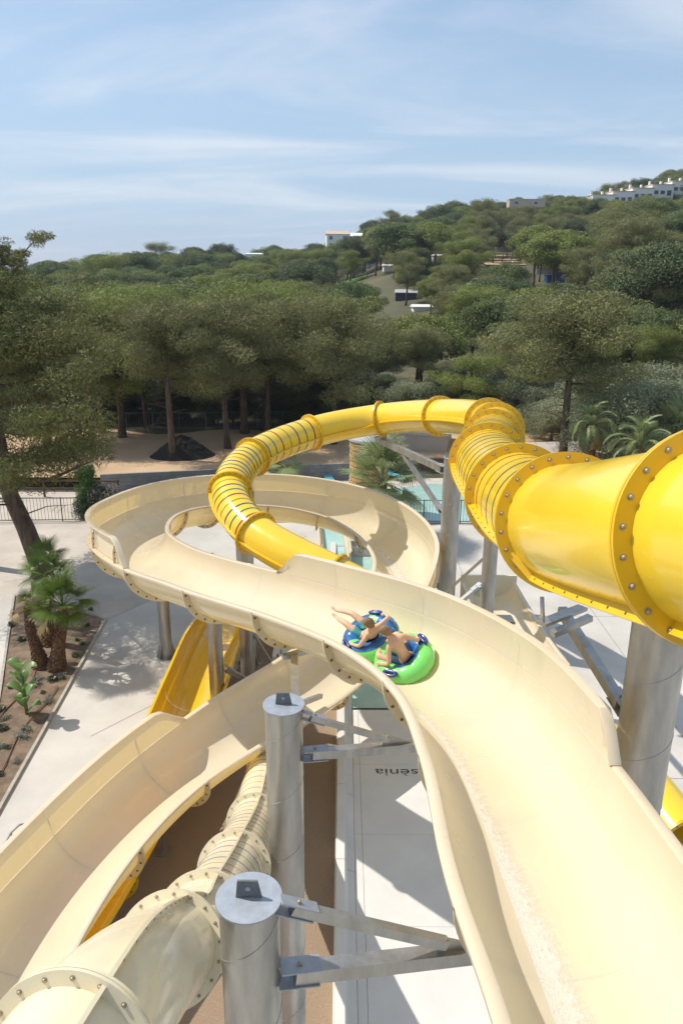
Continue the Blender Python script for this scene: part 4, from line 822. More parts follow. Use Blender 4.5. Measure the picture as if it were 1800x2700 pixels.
# brown wooden rail beyond the left fence
e = empty('wooden_fence', (-24, 49.5, 0), 'brown post and rail fence beyond the left railing', 'fence')
for x_ in np.arange(-25, -14.8, 2.5): mb = MB(); mb.beam((x_, 49.5, 0), (x_, 49.5, 1.25), .12, .12, up=(1, 0, 0)); mb.build('post', M['wood'], e)
for zz in (.62, 1.15): mb = MB(); mb.beam((-25, 49.42, zz), (-15, 49.42, zz), .05, .12); mb.build('rail', M['wood'], e)
# mound of black mulch
pp = at_z(482, 1200, 1.0); e = None; rg = np.random.default_rng(4); G = np.zeros((14, 30, 3))
for i in range(14):
    for j_ in range(30):
        a_ = j_ * 2 * math.pi / 30; r_ = i / 13; rad = r_ * (2.25 + .35 * math.sin(a_ * 2 + 1)); h_ = 1.55 * (1 - r_ ** 1.5) ** 1.15 * (1 + .06 * rg.normal()) if i < 13 else 0
        G[i, j_] = (pp[0] + rad * math.cos(a_), pp[1] + .9 * rad * math.sin(a_), .93 + h_)
o = MB().grid(G, closed=True).build('earth_pile', M['blackpile'], org=(pp[0], pp[1], .93)); tag(o, 'heap of black earth on the sandy ground under the pines', 'earth pile')
# pale hut, low buildings and roofs near the pool
def house(name, p, size, rot, label, mw, mr, cat='building', roof='flat', wins=(), group=None, over=.25, rh=1.2):
    x_, y_, z_ = p; w, d_, h_ = size; e = empty(name, p, label, cat, group); c, s = math.cos(rot), math.sin(rot); Rz = np.array([[c, -s, 0], [s, c, 0], [0, 0, 1]]); P = lambda q: np.asarray(p) + Rz @ np.asarray(q, float)
    mb = MB(); mb.box(P((0, 0, h_ / 2)), (w, d_, h_), Rz); mb.build('wall', mw, e)
    mb = MB()
    if roof == 'flat': mb.box(P((0, 0, h_ + .1)), (w + over, d_ + over, .22), Rz)
    elif roof == 'shed': mb.add([P(q) for q in ((-w / 2 - over, -d_ / 2 - over, h_), (w / 2 + over, -d_ / 2 - over, h_), (w / 2 + over, d_ / 2 + over, h_ + rh), (-w / 2 - over, d_ / 2 + over, h_ + rh), (-w / 2 - over, -d_ / 2 - over, h_ - .12), (w / 2 + over, -d_ / 2 - over, h_ - .12), (w / 2 + over, d_ / 2 + over, h_), (-w / 2 - over, d_ / 2 + over, h_))], [(0, 1, 2, 3), (4, 7, 6, 5), (0, 4, 5, 1), (1, 5, 6, 2), (2, 6, 7, 3), (3, 7, 4, 0)])
    else:
        a_, b_ = w / 2 + over, d_ / 2 + over; mb.add([P(q) for q in ((-a_, -b_, h_), (a_, -b_, h_), (a_, b_, h_), (-a_, b_, h_), (-a_, 0, h_ + rh), (a_, 0, h_ + rh), (-a_, -b_, h_ - .1), (a_, -b_, h_ - .1), (a_, b_, h_ - .1), (-a_, b_, h_ - .1))], [(0, 1, 5, 4), (2, 3, 4, 5), (0, 4, 3), (1, 2, 5), (6, 9, 8, 7), (0, 6, 7, 1), (1, 7, 8, 2), (2, 8, 9, 3), (3, 9, 6, 0)])
    mb.build('roof', mr, e)
    for (u, v, ww, wh) in wins:
        mb = MB(); mb.box(P((u, -d_ / 2 - .02, v)), (ww + .2, .10, wh + .2), Rz); f_ = mb.build('window', M['housewhite'], e); mb = MB(); mb.box(P((u, -d_ / 2 - .06, v)), (ww, .08, wh), Rz); mb.build('pane', M['glass'], f_)
    return e
q = at_z(1090, 1215, .3); house('pool_hut', (q[0] + .6, 62.5, .9), (5.2, 5, 1.3), math.radians(-12), 'pale beige hut with a low flat roof behind the sun loungers', M['housebeige'], M['pooldeck'])
q = at_z(1440, 1190, 0); house('service_hut', (at_y(1430, 1190, 57)[0], 57, 0), (5, 4, 1.55), math.radians(8), 'low grey hut with a beige sloping roof beside the pine trunk', M['housegrey'], M['pooldeck'], roof='gable', rh=.8)
q = at_y(1460, 1215, 54); house('block_shed', (q[0] + 1.5, 53.5, 0), (6, 1.4, .9), math.radians(-6), 'long low grey block store behind the yellow tube', M['block'], M['block'])
q = at_y(1035, 1190, 56.5); e = empty('retaining_wall', (q[0], 56.5, 0), 'dark brown retaining wall behind the sun loungers', 'wall'); mb = MB(); mb.box((5.6, 56.2, .62), (6.4, .3, 1.24)); mb.build('wall', M['wood'], e)
# small rock heap
for k, (dx_, dy_, s_) in enumerate([(0, 0, .35), (.5, .1, .3), (.9, -.1, .42), (1.35, .1, .3), (.6, .4, .3), (1.7, 0, .28)]):
    q = at_z(1058, 1152, .95); rg = np.random.default_rng(k); V = rg.normal(size=(14, 3)); V /= np.linalg.norm(V, axis=1)[:, None]; 
    import bmesh
    bm = bmesh.new(); bmesh.ops.create_icosphere(bm, subdivisions=1, radius=s_)
    for v in bm.verts: v.co *= rg.uniform(.75, 1.2)
    me = bpy.data.meshes.new('rock'); bm.to_mesh(me); bm.free(); me.materials.append(M['stone']); o = bpy.data.objects.new('rock', me); COL.objects.link(o); o.location = (q[0] + dx_, q[1] + dy_, 1.1); o.scale = (1.2, 1, .6)
    tag(o, 'pale loose rock in the heap behind the stone pillar', 'rock', 'rocks heaped on the sand behind the pool')
# cream exit slide and grated white basin inside the loop
q = at_z(885, 1440, .9); e = empty('small_slide_exit', (q[0], q[1], 0), 'short cream exit trough seen through the middle of the loop', 'water slide')
SEP = Path([(q[0] - .3, q[1] + 3.4, 1.35), (q[0] - .1, q[1] + 1.2, 1.0), (q[0], q[1] - .7, .85)])
flume_section(e, SEP, 0, 2, 1.5, .7, M['cream_in'], M['cream'], lip=.12, name='trough')
mb = MB(); mb.grid(SEP.sweep(np.linspace(0.1, 2, 8), [(.2, -.66), (.5, -.53), (-.5, -.53), (-.2, -.66)][::1] if False else [(-.55, -.45), (0, -.46), (.55, -.45)])); mb.build('water', M['pool'], e)
for s in (-1, 1): mb = MB(); mb.box((q[0] + s * .75, q[1] - .1, .42), (.10, 1.4, .84)); mb.build('side_plate', M['cream_flange'], e)
q = at_z(940, 1480, 0); e = empty('grated_basin', (q[0], q[1], 0), 'white catch basin with a slotted grating and teal water inside the loop', 'basin')
mb = MB(); mb.box((q[0], q[1] - 1.2, .06), (2.3, 3.2, .05)); mb.build('water', M['pool'], e)
mb = MB(); mb.box((q[0] - 1.25, q[1] - .8, .3), (.28, 4.2, .6)); mb.build('rim', M['white'], e); mb = MB(); mb.box((q[0] + 1.3, q[1] - .8, .3), (.28, 4.2, .6)); mb.build('rim', M['white'], e)
mb = MB(); mb.box((q[0], q[1] + 1.05, .26), (2.3, .5, .52)); mb.build('rim', M['white'], e)
for k in range(18): mb = MB(); mb.box((q[0] - 1.05 + k * .123, q[1] + 1.05, .53), (.075, .42, .03)); mb.build('grate_bar', M['housegrey'], e)
for k in range(4):
    mb = MB(); mb.lathe([(.09, 0), (.09, .02), (.13, .02), (.13, 0)], (q[0] - .75 + k * .5, q[1] + .79, .3), 16, frame_to((0, -1, 0))); mb.build('nozzle_ring', M['housegrey'], e, smooth=30)
# cream box exit to the right, beyond the main flume
q = at_z(1330, 1640, 1.0); e = empty('open_slide_end', (q[0], q[1], 0), 'cream open trough with a dark grating right of the riders, beyond the rim', 'water slide')
QP = Path([(q[0] - .2, q[1] + 2.8, 1.6), (q[0], q[1] + .6, 1.35), (q[0] + .25, q[1] - 1.6, 1.1), (q[0] + .6, q[1] - 3.6, .9)])
flume_section(e, QP, 0, 3, 2.1, .8, M['cream_in'], M['cream'], name='trough')
for t in (1, 2): rib(e, QP, t, 2.1, .8, M['cream_flange'], nb=8)
mb = MB(); mb.box((q[0] - .15, q[1] + 3.1, 1.25), (2.5, .12, 1.1)); mb.build('end_wall', M['cream'], e)
mb = MB(); mb.box((q[0] + .0, q[1] + .9, .72), (1.1, .7, .03)); mb.build('grating', M['galv_dark'], e)

# ------------------------------------------------------------------ planter at left
PLT = [(-15.4, 33.3), (-14.4, 33.9), (-10.45, 30.65), (-9.84, 18.5), (-9.3, 9), (-13.4, 9), (-12.16, 23.96)]
n_ = 40; cxp = np.linspace(9.2, 33.3, n_); lx = np.interp(cxp, [9, 23.96, 33.3], [-13.4, -12.16, -15.3]); rx = np.interp(cxp, [9, 18.5, 30.65, 33.3], [-9.3, -9.84, -10.4, -14.2])
rg = np.random.default_rng(11); G = np.zeros((n_, 14, 3))
for i in range(n_):
    for j_ in range(14): u = j_ / 13; G[i, j_] = (lx[i] * (1 - u) + rx[i] * u, cxp[i], .03 + .03 * rg.random() + .05 * math.sin(u * math.pi))
tag(MB().grid(G).build('planting_bed', M['soil'], smooth=True), kind='structure')
for (a_, b_) in (((-10.36, 30.7), (-9.78, 18.5)), ((-9.78, 18.5), (-9.25, 9)), ((-12.2, 23.96), (-13.45, 9)), ((-15.45, 33.3), (-12.2, 23.96)), ((-14.3, 33.9), (-10.36, 30.7))):
    mb = MB(); mb.beam((*a_, .03), (*b_, .03), .10, .14); tag(mb.build('kerb', M['concrete_edge']), kind='structure')
for k, xo in enumerate((0, 1.05)):
    P = [(np.interp(y_, [9, 18, 25, 30], [-11.7, -11.55, -11.6, -12.3]) + xo + .12 * math.sin(y_ * 1.3 + k), y_, .12) for y_ in np.linspace(10, 27 if k == 0 else 25, 40)]
    mb = MB(); mb.tube(P, .022, 6); tag(mb.build('drip_hose', M['hose'], smooth=True), ['brown irrigation hose running through the left of the planting bed', 'brown irrigation hose running through the planting bed nearer the kerb'][k], 'hose')
rg = np.random.default_rng(21); SHR = [leaf_mesh('shrublet', blob_leaves(rg.normal(size=(8, 3)) * [.08, .08, .03] + [0, 0, .09], np.ones((8, 3)) * .10, 60, .022, .08, 30 + k), [M['shrublet'], M['leafdark'], M['leafgreen']][k]) for k in range(3)]
spots = [(0, 1976), (20, 1975), (60, 1945), (5, 2045), (45, 2010), (3, 1875), (12, 1900), (28, 1815), (70, 1925), (115, 1830), (128, 1850), (140, 1795), (155, 1790), (200, 1732), (205, 1690), (218, 1700), (232, 1650), (60, 1690), (100, 1795), (30, 1650), (212, 1625), (240, 1610), (95, 1810), (10, 1925)]
for k, (px, py) in enumerate(spots):
    q = at_z(px, py, .05); o = bpy.data.objects.new('bedding_plant', SHR[2 if 12 < k < 17 else (k % 2)]); COL.objects.link(o); o.location = q; s_ = random.uniform(.55, 1.0); o.scale = (s_,) * 3; o.rotation_euler = (0, 0, k)
    tag(o, 'small tufted seedling planted in the soil of the left bed', 'plant', 'seedlings in the planting bed')
# handrail bottom left
q0, q1 = at_z(-30, 2300, .75), at_z(30, 2195, .9); hb = empty('handrail', (q0[0], q0[1], 0), 'bent grey steel handrail on the white deck at the left edge', 'handrail')
mb = MB(); e2 = q1 + np.array([.35, .35, .02]); mb.tube([q0 - (q1 - q0), q0, q1, q1 + (.12, .25, .03), e2, e2 + (.1, -.1, -.1), e2 + (.1, -.15, -.45)], .028, 10); mb.build('rail', M['galv'], hb, smooth=True)
mb = MB(); mb.tube([(q1[0], q1[1], .0), (q1[0], q1[1], .9)], .024, 10); mb.build('post', M['galv'], hb, smooth=True); mb = MB(); mb.tube([(q0[0], q0[1], .0), (q0[0], q0[1], .75)], .024, 10); mb.build('post', M['galv'], hb, smooth=True)

# ------------------------------------------------------------------ palms
def fan_frond(seed, R_=.74, dry=False, nb=40):
    rg = np.random.default_rng(seed); V = []; Fc = []; L0 = .75
    # petiole along +x then fan
    P = [np.array([L0 * k / 5, 0, .22 * math.sin(k / 5 * 1.6)]) for k in range(6)]; mb = MB(); mb.tube(P, np.linspace(.020, .011, 6), 5); hub = P[-1]; dirh = np.array([1, 0, -.15]); dirh /= np.linalg.norm(dirh)
    for k in range(nb):
        a_ = (k / (nb - 1) - .5) * math.radians(255 if not dry else 120); L_ = R_ * (1 - .25 * abs(a_) / 2.2) * rg.uniform(.9, 1.08); d = np.array([math.cos(a_), math.sin(a_), 0]); d = np.array([d[0], d[1], .12 - .10 * abs(a_)]); sd_ = np.array([-math.sin(a_), math.cos(a_), 0])
        prev = hub; droop = rg.uniform(.10, .25) * (2.6 if dry else 1); w0 = .016
        m1 = hub + d * L_ * .55 + np.array([0, 0, -.02]); m2 = hub + d * L_ * .85 - np.array([0, 0, droop * L_ * .35]); tip = hub + d * L_ - np.array([0, 0, droop * L_ * .9])
        b = mb.n; mb.add([hub - sd_ * .004, hub + sd_ * .004, m1 + sd_ * w0 + [0, 0, .006], m1 - sd_ * w0 + [0, 0, .006], m2 + sd_ * w0 * .6, m2 - sd_ * w0 * .6, tip], [(0, 1, 2, 3), (3, 2, 4, 5), (5, 4, 6)])
    return mb
FAN = [mesh_of(fan_frond(k), 'frond', M['palm']) for k in range(3)]; FAND = [mesh_of(fan_frond(k + 5), 'frond', M['palm_dull']) for k in range(3)]; FANX = [mesh_of(fan_frond(9, dry=True), 'frond', M['palm_dry'])]
def feather(seed, L_=2.2, m_=None):
    rg = np.random.default_rng(seed); mb = MB(); P = [np.array([L_ * k / 9 * (1 - .25 * (k / 9) ** 2), 0, L_ * (.55 * (k / 9) - .72 * (k / 9) ** 2.1)]) for k in range(10)]; mb.tube(P, np.linspace(.03, .008, 10), 5)
    for k in range(46):
        u = .14 + .86 * k / 45; x_ = u * 9; i = min(8, int(x_)); c_ = P[i] + (P[i + 1] - P[i]) * (x_ - i); t_ = P[i + 1] - P[i]; t_ /= np.linalg.norm(t_); l_ = .52 * math.sin(math.pi * (u * .88 + .08)) * rg.uniform(.85, 1.1) + .06
        for s in (-1, 1):
            d = np.array([0, s, 0]) * .8 + t_ * .75 + np.array([0, 0, .25]); d /= np.linalg.norm(d); tip = c_ + d * l_ - np.array([0, 0, .35 * l_]); mdp = c_ + d * l_ * .5; sd_ = np.cross(d, [0, 0, 1.0]) * .016
            mb.add([c_ - sd_, c_ + sd_, mdp + sd_, mdp - sd_, tip], [(0, 1, 2, 3), (3, 2, 4)])
    return mb
FEA = [mesh_of(feather(k), 'frond', M['palm_dull']) for k in range(3)] + [mesh_of(feather(7), 'frond', M['palm_dry'])]
def palm(name, base, top, r0, r1, fronds, metas, label, fsc=1.0, droop=(-.9, 1.2), group=None, seed=0, scales=True, dry=3, drym=None):
    base = np.array(base, float); top = np.array(top, float); e = empty(name, tuple(base), label, 'palm tree', group); rg = np.random.default_rng(seed); H_ = np.linalg.norm(top - base)
    n = 14; P = [base + (top - base) * (k / n) + np.array([.05 * math.sin(k * .5 + seed), .04 * math.cos(k * .4), 0]) * (k / n) for k in range(n + 1)]; rad = [r0 * (1.25 - .35 * min(1, k / 4)) + (r1 - r0) * k / n for k in range(n + 1)]
    mb = MB(); mb.tube(P, rad, 14); tk = mb.build('trunk', M['palm_bark'], e, smooth=True)
    if scales:      # old leaf bases in a diamond lattice
        mb = MB(); rows = int(H_ / .085)
        for i in range(rows):
            u = (i + .3) / rows; c_ = np.array([np.interp(u * n, range(n + 1), [p_[k] for p_ in P]) for k in range(3)]); rr_ = np.interp(u * n, range(n + 1), rad); m_ = 9
            for j_ in range(m_):
                a_ = (j_ + .5 * (i % 2)) * 2 * math.pi / m_ + rg.normal() * .05; d = np.array([math.cos(a_), math.sin(a_), 0]); s_ = np.array([-d[1], d[0], 0]); w = rr_ * .30
                mb.add([c_ + d * rr_ * .96 - s_ * w, c_ + d * rr_ * .96 + s_ * w, c_ + d * (rr_ + .035) + s_ * w * .5 + [0, 0, .075], c_ + d * (rr_ + .04) - s_ * w * .5 + [0, 0, .08], c_ + d * rr_ * .9 + [0, 0, .10]], [(0, 1, 2, 3), (3, 2, 4), (1, 4, 2), (0, 3, 4)])
        o = mb.build('bark_scales', M['palm_bark'], e); o['kind'] = 'stuff'
    tip = P[-1]
    for k in range(fronds):
        az = k * 2.399 + rg.normal() * .1; u = k / max(1, fronds - 1); el = droop[1] + (droop[0] - droop[1]) * (1 - (1 - u) ** 1.3) + rg.normal() * .08; me = metas[k % len(metas)]
        if drym and k >= fronds - dry: me = drym[0]; el = droop[0] - .25
        Rz = Matrix.Rotation(az, 3, 'Z') @ Matrix.Rotation(-el, 3, 'Y') @ Matrix.Rotation(rg.normal() * .25, 3, 'X'); s_ = fsc * rg.uniform(.85, 1.1)
        o = place('frond', me, tip, e); o.rotation_euler = Rz.to_euler(); o.scale = (s_,) * 3
    return e
def pb(px, py): return at_z(px, py, .05)
b1 = pb(110, 1760); t1 = at_y(68, 1600, b1[1] + .2); palm('fan_palm', b1, t1, .27, .15, 9, FAN, 'leftmost fan palm of the trio with a few dry fronds and a leaning trunk', .55, (-.3, 1.2), 'fan palm trio', 1, drym=FANX, dry=5)
b2 = pb(128, 1700); t2 = at_y(122, 1525, b2[1] + .3); palm('fan_palm', b2, t2 + np.array([0, 0, .15]), .26, .18, 17, FAN, 'middle and rear fan palm of the trio in the left bed', .9, (-.7, 1.2), 'fan palm trio', 2, drym=FANX, dry=1)
b3 = pb(150, 1765); t3 = at_y(168, 1600, b3[1] + .1); palm('fan_palm', b3, t3, .29, .19, 21, FAN, 'right fan palm of the trio with the fullest green crown', 1.1, (-.5, 1.25), 'fan palm trio', 3, drym=FANX, dry=2)
b4 = pb(125, 1650); t4 = at_y(121, 1478, b4[1]); palm('fan_palm', b4, t4, .12, .09, 15, FAN, 'thin topmost fan palm rising behind the trio in front of the pine trunk', .75, (-.6, 1.3), 'fan palm trio', 4)
b5 = np.array(at_y(1012, 1290, 41.5)); b5[2] = 0; t5 = at_y(1010, 1275, 41.5); palm('fan_palm', b5, t5, .3, .24, 26, FAND, 'large fan palm with drooping fronds in front of the stone pillar', 2.2, (-.9, 1.35), None, 5, drym=FANX, dry=4)
b6 = np.array(at_y(735, 1230, 47)); b6[2] = 0; t6 = at_y(735, 1222, 47); palm('fan_palm', b6, t6, .25, .2, 14, FAND, 'dull green palm crown showing below the striped yellow tube', 1.5, (-.8, 1.2), None, 6)
b7 = np.array(at_y(1560, 1180, 50)); b7[2] = 0; t7 = at_y(1558, 1120, 50); palm('date_palm', b7, t7, .42, .38, 26, FEA[:3], 'short date palm with arching fronds right of the bare pine trunk', 1.1, (-1.0, 1.3), None, 7, drym=[FEA[3]], dry=5)
b8 = np.array(at_y(1700, 1200, 46)); b8[2] = 0; t8 = at_y(1690, 1175, 46); palm('date_palm', b8, t8, .42, .38, 26, FEA[:3], 'bushy palm with spiky fronds just above the big yellow ring', 1.2, (-1.0, 1.3), None, 8, drym=[FEA[3]], dry=4)
b9 = np.array(at_y(1790, 1170, 52)); b9[2] = 0; t9 = at_y(1790, 1140, 52); palm('fan_palm', b9, t9, .3, .3, 18, FAND, 'spiky palm at the right edge behind the yellow tube', 1.9, (-.7, 1.3), None, 9)
# broad leaved bird-of-paradise plant
q = at_z(72, 1885, .05); bp_ = empty('banana_plant', tuple(q), 'broad leaved green plant with paddle leaves standing in the near bed', 'plant')
rg = np.random.default_rng(8)
for k in range(11):
    a_ = k * 2.4; hgt = .5 + 1.75 * (k / 10) ** .9; lean = .20 - .012 * k; d = np.array([math.cos(a_), math.sin(a_) * .7, 0]); L_ = .9; wd = .34; mb = MB(); base = q + d * .03; st_ = q + np.array([0, 0, hgt - .4]) + d * .05; mb.tube([base, base + (st_ - base) * .5, st_], [.03, .025, .016], 6)
    s_ = np.array([-d[1], d[0], 0]); s_ /= np.linalg.norm(s_); G = np.zeros((9, 5, 3))
    for i in range(9):
        u = i / 8; c_ = st_ + d * L_ * .55 * u + np.array([0, 0, L_ * (.85 * u - .5 * u * u)]); w = wd * math.sin(math.pi * min(1, u * .9 + .08)) ** .7
        for j_ in range(5): v = j_ / 2 - 1; G[i, j_] = c_ + s_ * w * v * .7 + np.array([0, 0, .10 * abs(v) * w / wd])
    mb.grid(G); mb.build('leaf', M['banana'], bp_, smooth=True)

# ------------------------------------------------------------------ trees
def make_tree(seed, H_, cr_, base_f, style, mleaf, nbr, per, lw, ll, clumpr, trunk_r=.22, lean=0.0, flat=.62, dead=0, bark='bark', kink=None):
    rg = np.random.default_rng(seed); mb = MB(); n = 9; P = []
    for k in range(n + 1):
        u = k / n; P.append(np.array([lean * u * H_ * .25 + .25 * math.sin(u * 4 + seed) * u, .22 * math.cos(u * 3 + seed) * u, H_ * .95 * u]))
    P = np.array(P)
    if kink: P[:, 0] += np.interp(np.linspace(0, 1, n + 1), *kink)
    rad = trunk_r * (1 - np.linspace(0, 1, n + 1)) ** .75 + .035; rad[0] *= 1.3; mb.tube(P, rad, 9); C_ = []; Rr_ = []
    for b in range(nbr):
        u = base_f + (1 - base_f) * ((b + .5) / nbr) ** (.8 if style != 'dome' else .55); z0 = u * .93; o = np.array([np.interp(z0, np.linspace(0, 1, n + 1), P[:, k]) for k in range(3)]); az = b * 2.399 + rg.normal() * .35
        v = (u - base_f) / (1 - base_f)
        if style == 'loose' and rg.random() < .16: continue
        if style == 'dome': env = math.sqrt(max(.02, 1 - (v) ** 2.2)) * (1.0 if v > .2 else .85); rise = .10 + .35 * v; env *= rg.uniform(.72, 1.12)
        elif style == 'round': env = math.sin(math.pi * (.12 + .80 * v)) ** .6; rise = .25
        else: env = (math.sin(math.pi * (.18 + .74 * v)) ** .7) * rg.uniform(.45, 1.28); rise = rg.uniform(.12, .5)
        L_ = cr_ * env; d = np.array([math.cos(az), math.sin(az), 0]); e_ = o + d * L_ + np.array([0, 0, L_ * rise * rg.uniform(.5, 1.3)]); m1 = o + (e_ - o) * .5 + np.array([rg.normal() * .2, rg.normal() * .2, -.08 * L_])
        r1 = max(.02, np.interp(z0, np.linspace(0, 1, n + 1), rad) * .42); mb.tube([o, m1, e_], [r1, r1 * .6, .02], 5, caps=False)
        for w in ((1.0, .78, .55, .34) if style != 'dome' else (1.0, .8, .55, .3)):
            for s in range(2 if w > .5 else 1):
                c = o + (e_ - o) * w + rg.normal(size=3) * np.array([.5, .5, .28]) * clumpr * 1.0; C_.append(c); Rr_.append(np.array([1, 1, flat]) * clumpr * rg.uniform(.7, 1.25))
        if rg.random() < .5: q_ = e_ + rg.normal(size=3) * .5; mb.tube([m1, (m1 + q_) / 2 + [0, 0, .15], q_], [.03, .02, .01], 4, caps=False)
    for k in range(dead):
        z0 = rg.uniform(.25, base_f + .25); o = np.array([np.interp(z0, np.linspace(0, 1, n + 1), P[:, q]) for q in range(3)]); a_ = rg.uniform(0, 6.28); L_ = rg.uniform(1, 2.8); e_ = o + np.array([math.cos(a_) * L_, math.sin(a_) * L_, L_ * rg.uniform(-.1, .4)])
        mid = o + (e_ - o) * .5 + [0, 0, .2]; mb.tube([o, mid, e_], [.035, .02, .008], 4, caps=False)
        for s in range(3): p_ = mid + (e_ - mid) * rg.random(); mb.tube([p_, p_ + rg.normal(size=3) * .4], [.012, .005], 3, caps=False)
    top = P[-1]; C_.append(top); Rr_.append(np.array([1, 1, flat]) * clumpr); C_ = np.array(C_); Rr_ = np.array(Rr_)
    if style == 'dome': C_[:, 2] = np.minimum(C_[:, 2], H_ * (1.0 - .20 * (np.hypot(C_[:, 0], C_[:, 1]) / cr_) ** 2) - .3)
    V = blob_leaves(C_, Rr_, per, lw, ll, seed + 100, up=.45); return mesh_of(mb, 'trunk', M[bark], True), leaf_mesh('crown', V, M[mleaf])
PROTO = {
 'ale1': make_tree(1, 12.5, 4.8, .34, 'loose', 'pine', 22, 420, .048, .22, 1.15, .24, dead=14),
 'ale2': make_tree(2, 12.0, 4.4, .38, 'loose', 'pine_brown', 22, 420, .045, .22, 1.1, .22, dead=22, lean=.25),
 'ale3': make_tree(3, 11.0, 5.1, .28, 'loose', 'pine', 24, 420, .048, .22, 1.15, .25, dead=10, lean=-.2),
 'thin': make_tree(4, 13.0, 3.8, .55, 'loose', 'pine_brown', 19, 400, .045, .22, 1.0, .26, dead=22),
 'stone1': make_tree(5, 9.5, 4.7, .50, 'dome', 'stonepine', 28, 250, .09, .24, 1.0, .25, flat=.6),
 'stone2': make_tree(6, 9.0, 4.1, .50, 'dome', 'pine', 24, 250, .09, .24, .95, .22, flat=.6),
 'dark1': make_tree(7, 10.5, 4.1, .40, 'dome', 'darkpine', 24, 240, .09, .24, 1.05, .24, flat=.7),
 'dark2': make_tree(8, 10.0, 3.7, .28, 'round', 'darkpine', 24, 240, .09, .24, 1.05, .22, flat=.75),
 'olive': make_tree(9, 5.8, 3.6, .12, 'round', 'olive', 24, 300, .060, .14, .9, .16, flat=.8, bark='bark_pale'),
 'broad': make_tree(10, 7.5, 3.4, .15, 'round', 'leafdark', 24, 280, .09, .13, .9, .18, flat=.8),
}
PH = dict(ale1=12.5, ale2=12, ale3=11, thin=13, stone1=9.5, stone2=9, dark1=10.5, dark2=10, olive=5.8, broad=7.5)
def tree(kind, x, y, label, group=None, H_=None, rot=None, name='pine_tree', cat='pine tree', sxy=1.0, z=None):
    s = (H_ / PH[kind]) if H_ else 1.0; zz = float(terrain(x, y)) if z is None else z; e = bpy.data.objects.new(name, None); COL.objects.link(e); e.location = (x, y, zz - .05); e.rotation_euler = (0, 0, rot if rot is not None else random.uniform(0, 6.28)); e.scale = (s * sxy, s * sxy, s)
    tag(e, label, cat, group)
    for nm, me in zip(('trunk', 'crown'), PROTO[kind]):
        o = bpy.data.objects.new(nm, me); COL.objects.link(o); o.parent = e
    return e
def near_tree(kind, px, top_py, y, label, sxy=1.0, **kw):
    p = at_y(px, top_py, y); zz = float(terrain(p[0], y)); return tree(kind, p[0], y, label, H_=p[2] - zz, sxy=sxy, **kw)
near_tree('ale1', 290, 742, 64, 'olive green pine left of the black earth pile', 1.15)
near_tree('thin', 430, 775, 56.5, 'pine with a pale forked trunk standing beside the black earth pile', 1.0, rot=1.0)
near_tree('ale1', 632, 728, 66, 'broad pine whose straight trunk rises behind the top of the striped bend', 1.2, rot=2.2)
near_tree('ale3', 770, 745, 76, 'olive pine right of the broad straight trunked pine', 1.1)
near_tree('ale3', 520, 790, 80, 'pine in shade between the two foreground trunks', 1.1)
near_tree('ale2', 170, 760, 74, 'brownish pine behind the big leaning pine at left', 1.15)
near_tree('ale1', 60, 735, 84, 'tall pine at the left edge behind the leaning pine', 1.2)
near_tree('ale3', 370, 745, 86, 'pine crown filling the gap above the earth pile', 1.15)
near_tree('ale3', 545, 800, 70, 'leaning olive pine between the earth pile and the broad pine', 1.0)
near_tree('ale2', 365, 800, 68, 'brownish pine standing just behind the earth pile', 1.0, rot=3)
near_tree('thin', 215, 850, 60, 'slender pine trunk left of the earth pile', .9, rot=2)
near_tree('dark2', 560, 900, 78, 'short dark pine in the shade beneath the broad pine', 1.1)
near_tree('dark2', 330, 960, 76, 'short dark pine in the shade left of the fence', 1.2)
near_tree('dark2', 690, 900, 82, 'dark undergrowth pine behind the striped yellow tube', 1.2)
near_tree('broad', 850, 935, 68, 'dark glossy broadleaf tree right behind the top of the yellow tube', 1.1, name='broadleaf_tree', cat='tree')
near_tree('ale2', 965, 850, 78, 'brownish feathery pine behind the highest point of the tube', 1.15)
near_tree('thin', 1105, 850, 76, 'thin twiggy pine behind the tube bend', 1.2)
near_tree('stone1', 1310, 802, 96, 'bright green umbrella pine with a domed crown above the tube bend', 1.25)
near_tree('thin', 1528, 745, 55, 'tall bare trunked pine rising between the tube bend and the date palm', 1.15, rot=.6)
near_tree('ale2', 1400, 900, 74, 'grey green pine thicket left of the tall bare trunk', 1.2)
near_tree('ale3', 1255, 930, 70, 'feathery low pine just above the right bend of the tube', 1.1)
near_tree('dark2', 1630, 880, 88, 'green pine behind the silvery shrubs', 1.1)
near_tree('dark1', 1770, 640, 92, 'tall dark pine at the right edge', 1.2)
near_tree('ale3', 1660, 760, 104, 'olive pine mass right of the tall bare trunk', 1.3)
for k, (px, ty, y, lb_) in enumerate([(1620, 990, 66, 'silver green shrub right of the tall bare trunk'), (1740, 965, 63, 'largest silver green shrub at the right edge'), (1690, 1010, 56, 'silver green shrub just behind the palms'), (1500, 1000, 72, 'silver green shrub left of the tall bare trunk'), (1800, 1010, 58, 'silver green shrub cut by the right edge'), (1360, 1010, 70, 'grey green shrub touching the tube bend'), (1460, 1060, 64, 'low grey shrub above the service hut')]):
    near_tree('olive', px, ty, y, lb_, 1.25, name='olive_tree', cat='tree')
rgu = np.random.default_rng(77)
for k in range(26):
    x_ = -27 + k * 1.75 + rgu.uniform(-.7, .7); y_ = rgu.uniform(69.5, 76)
    tree(['broad', 'dark2', 'broad', 'olive'][k % 4] if k % 4 < 3 or k % 8 == 3 else 'broad', x_, y_, ['dark bush in the undergrowth behind the sandy clearing', 'low dark pine in the undergrowth behind the sandy clearing', 'dark bush in the undergrowth behind the sandy clearing', 'grey green bush in the undergrowth behind the sandy clearing'][k % 4], 'undergrowth behind the clearing', H_=rgu.uniform(2.6, 4.6), name='bush', cat='bush', sxy=1.2)
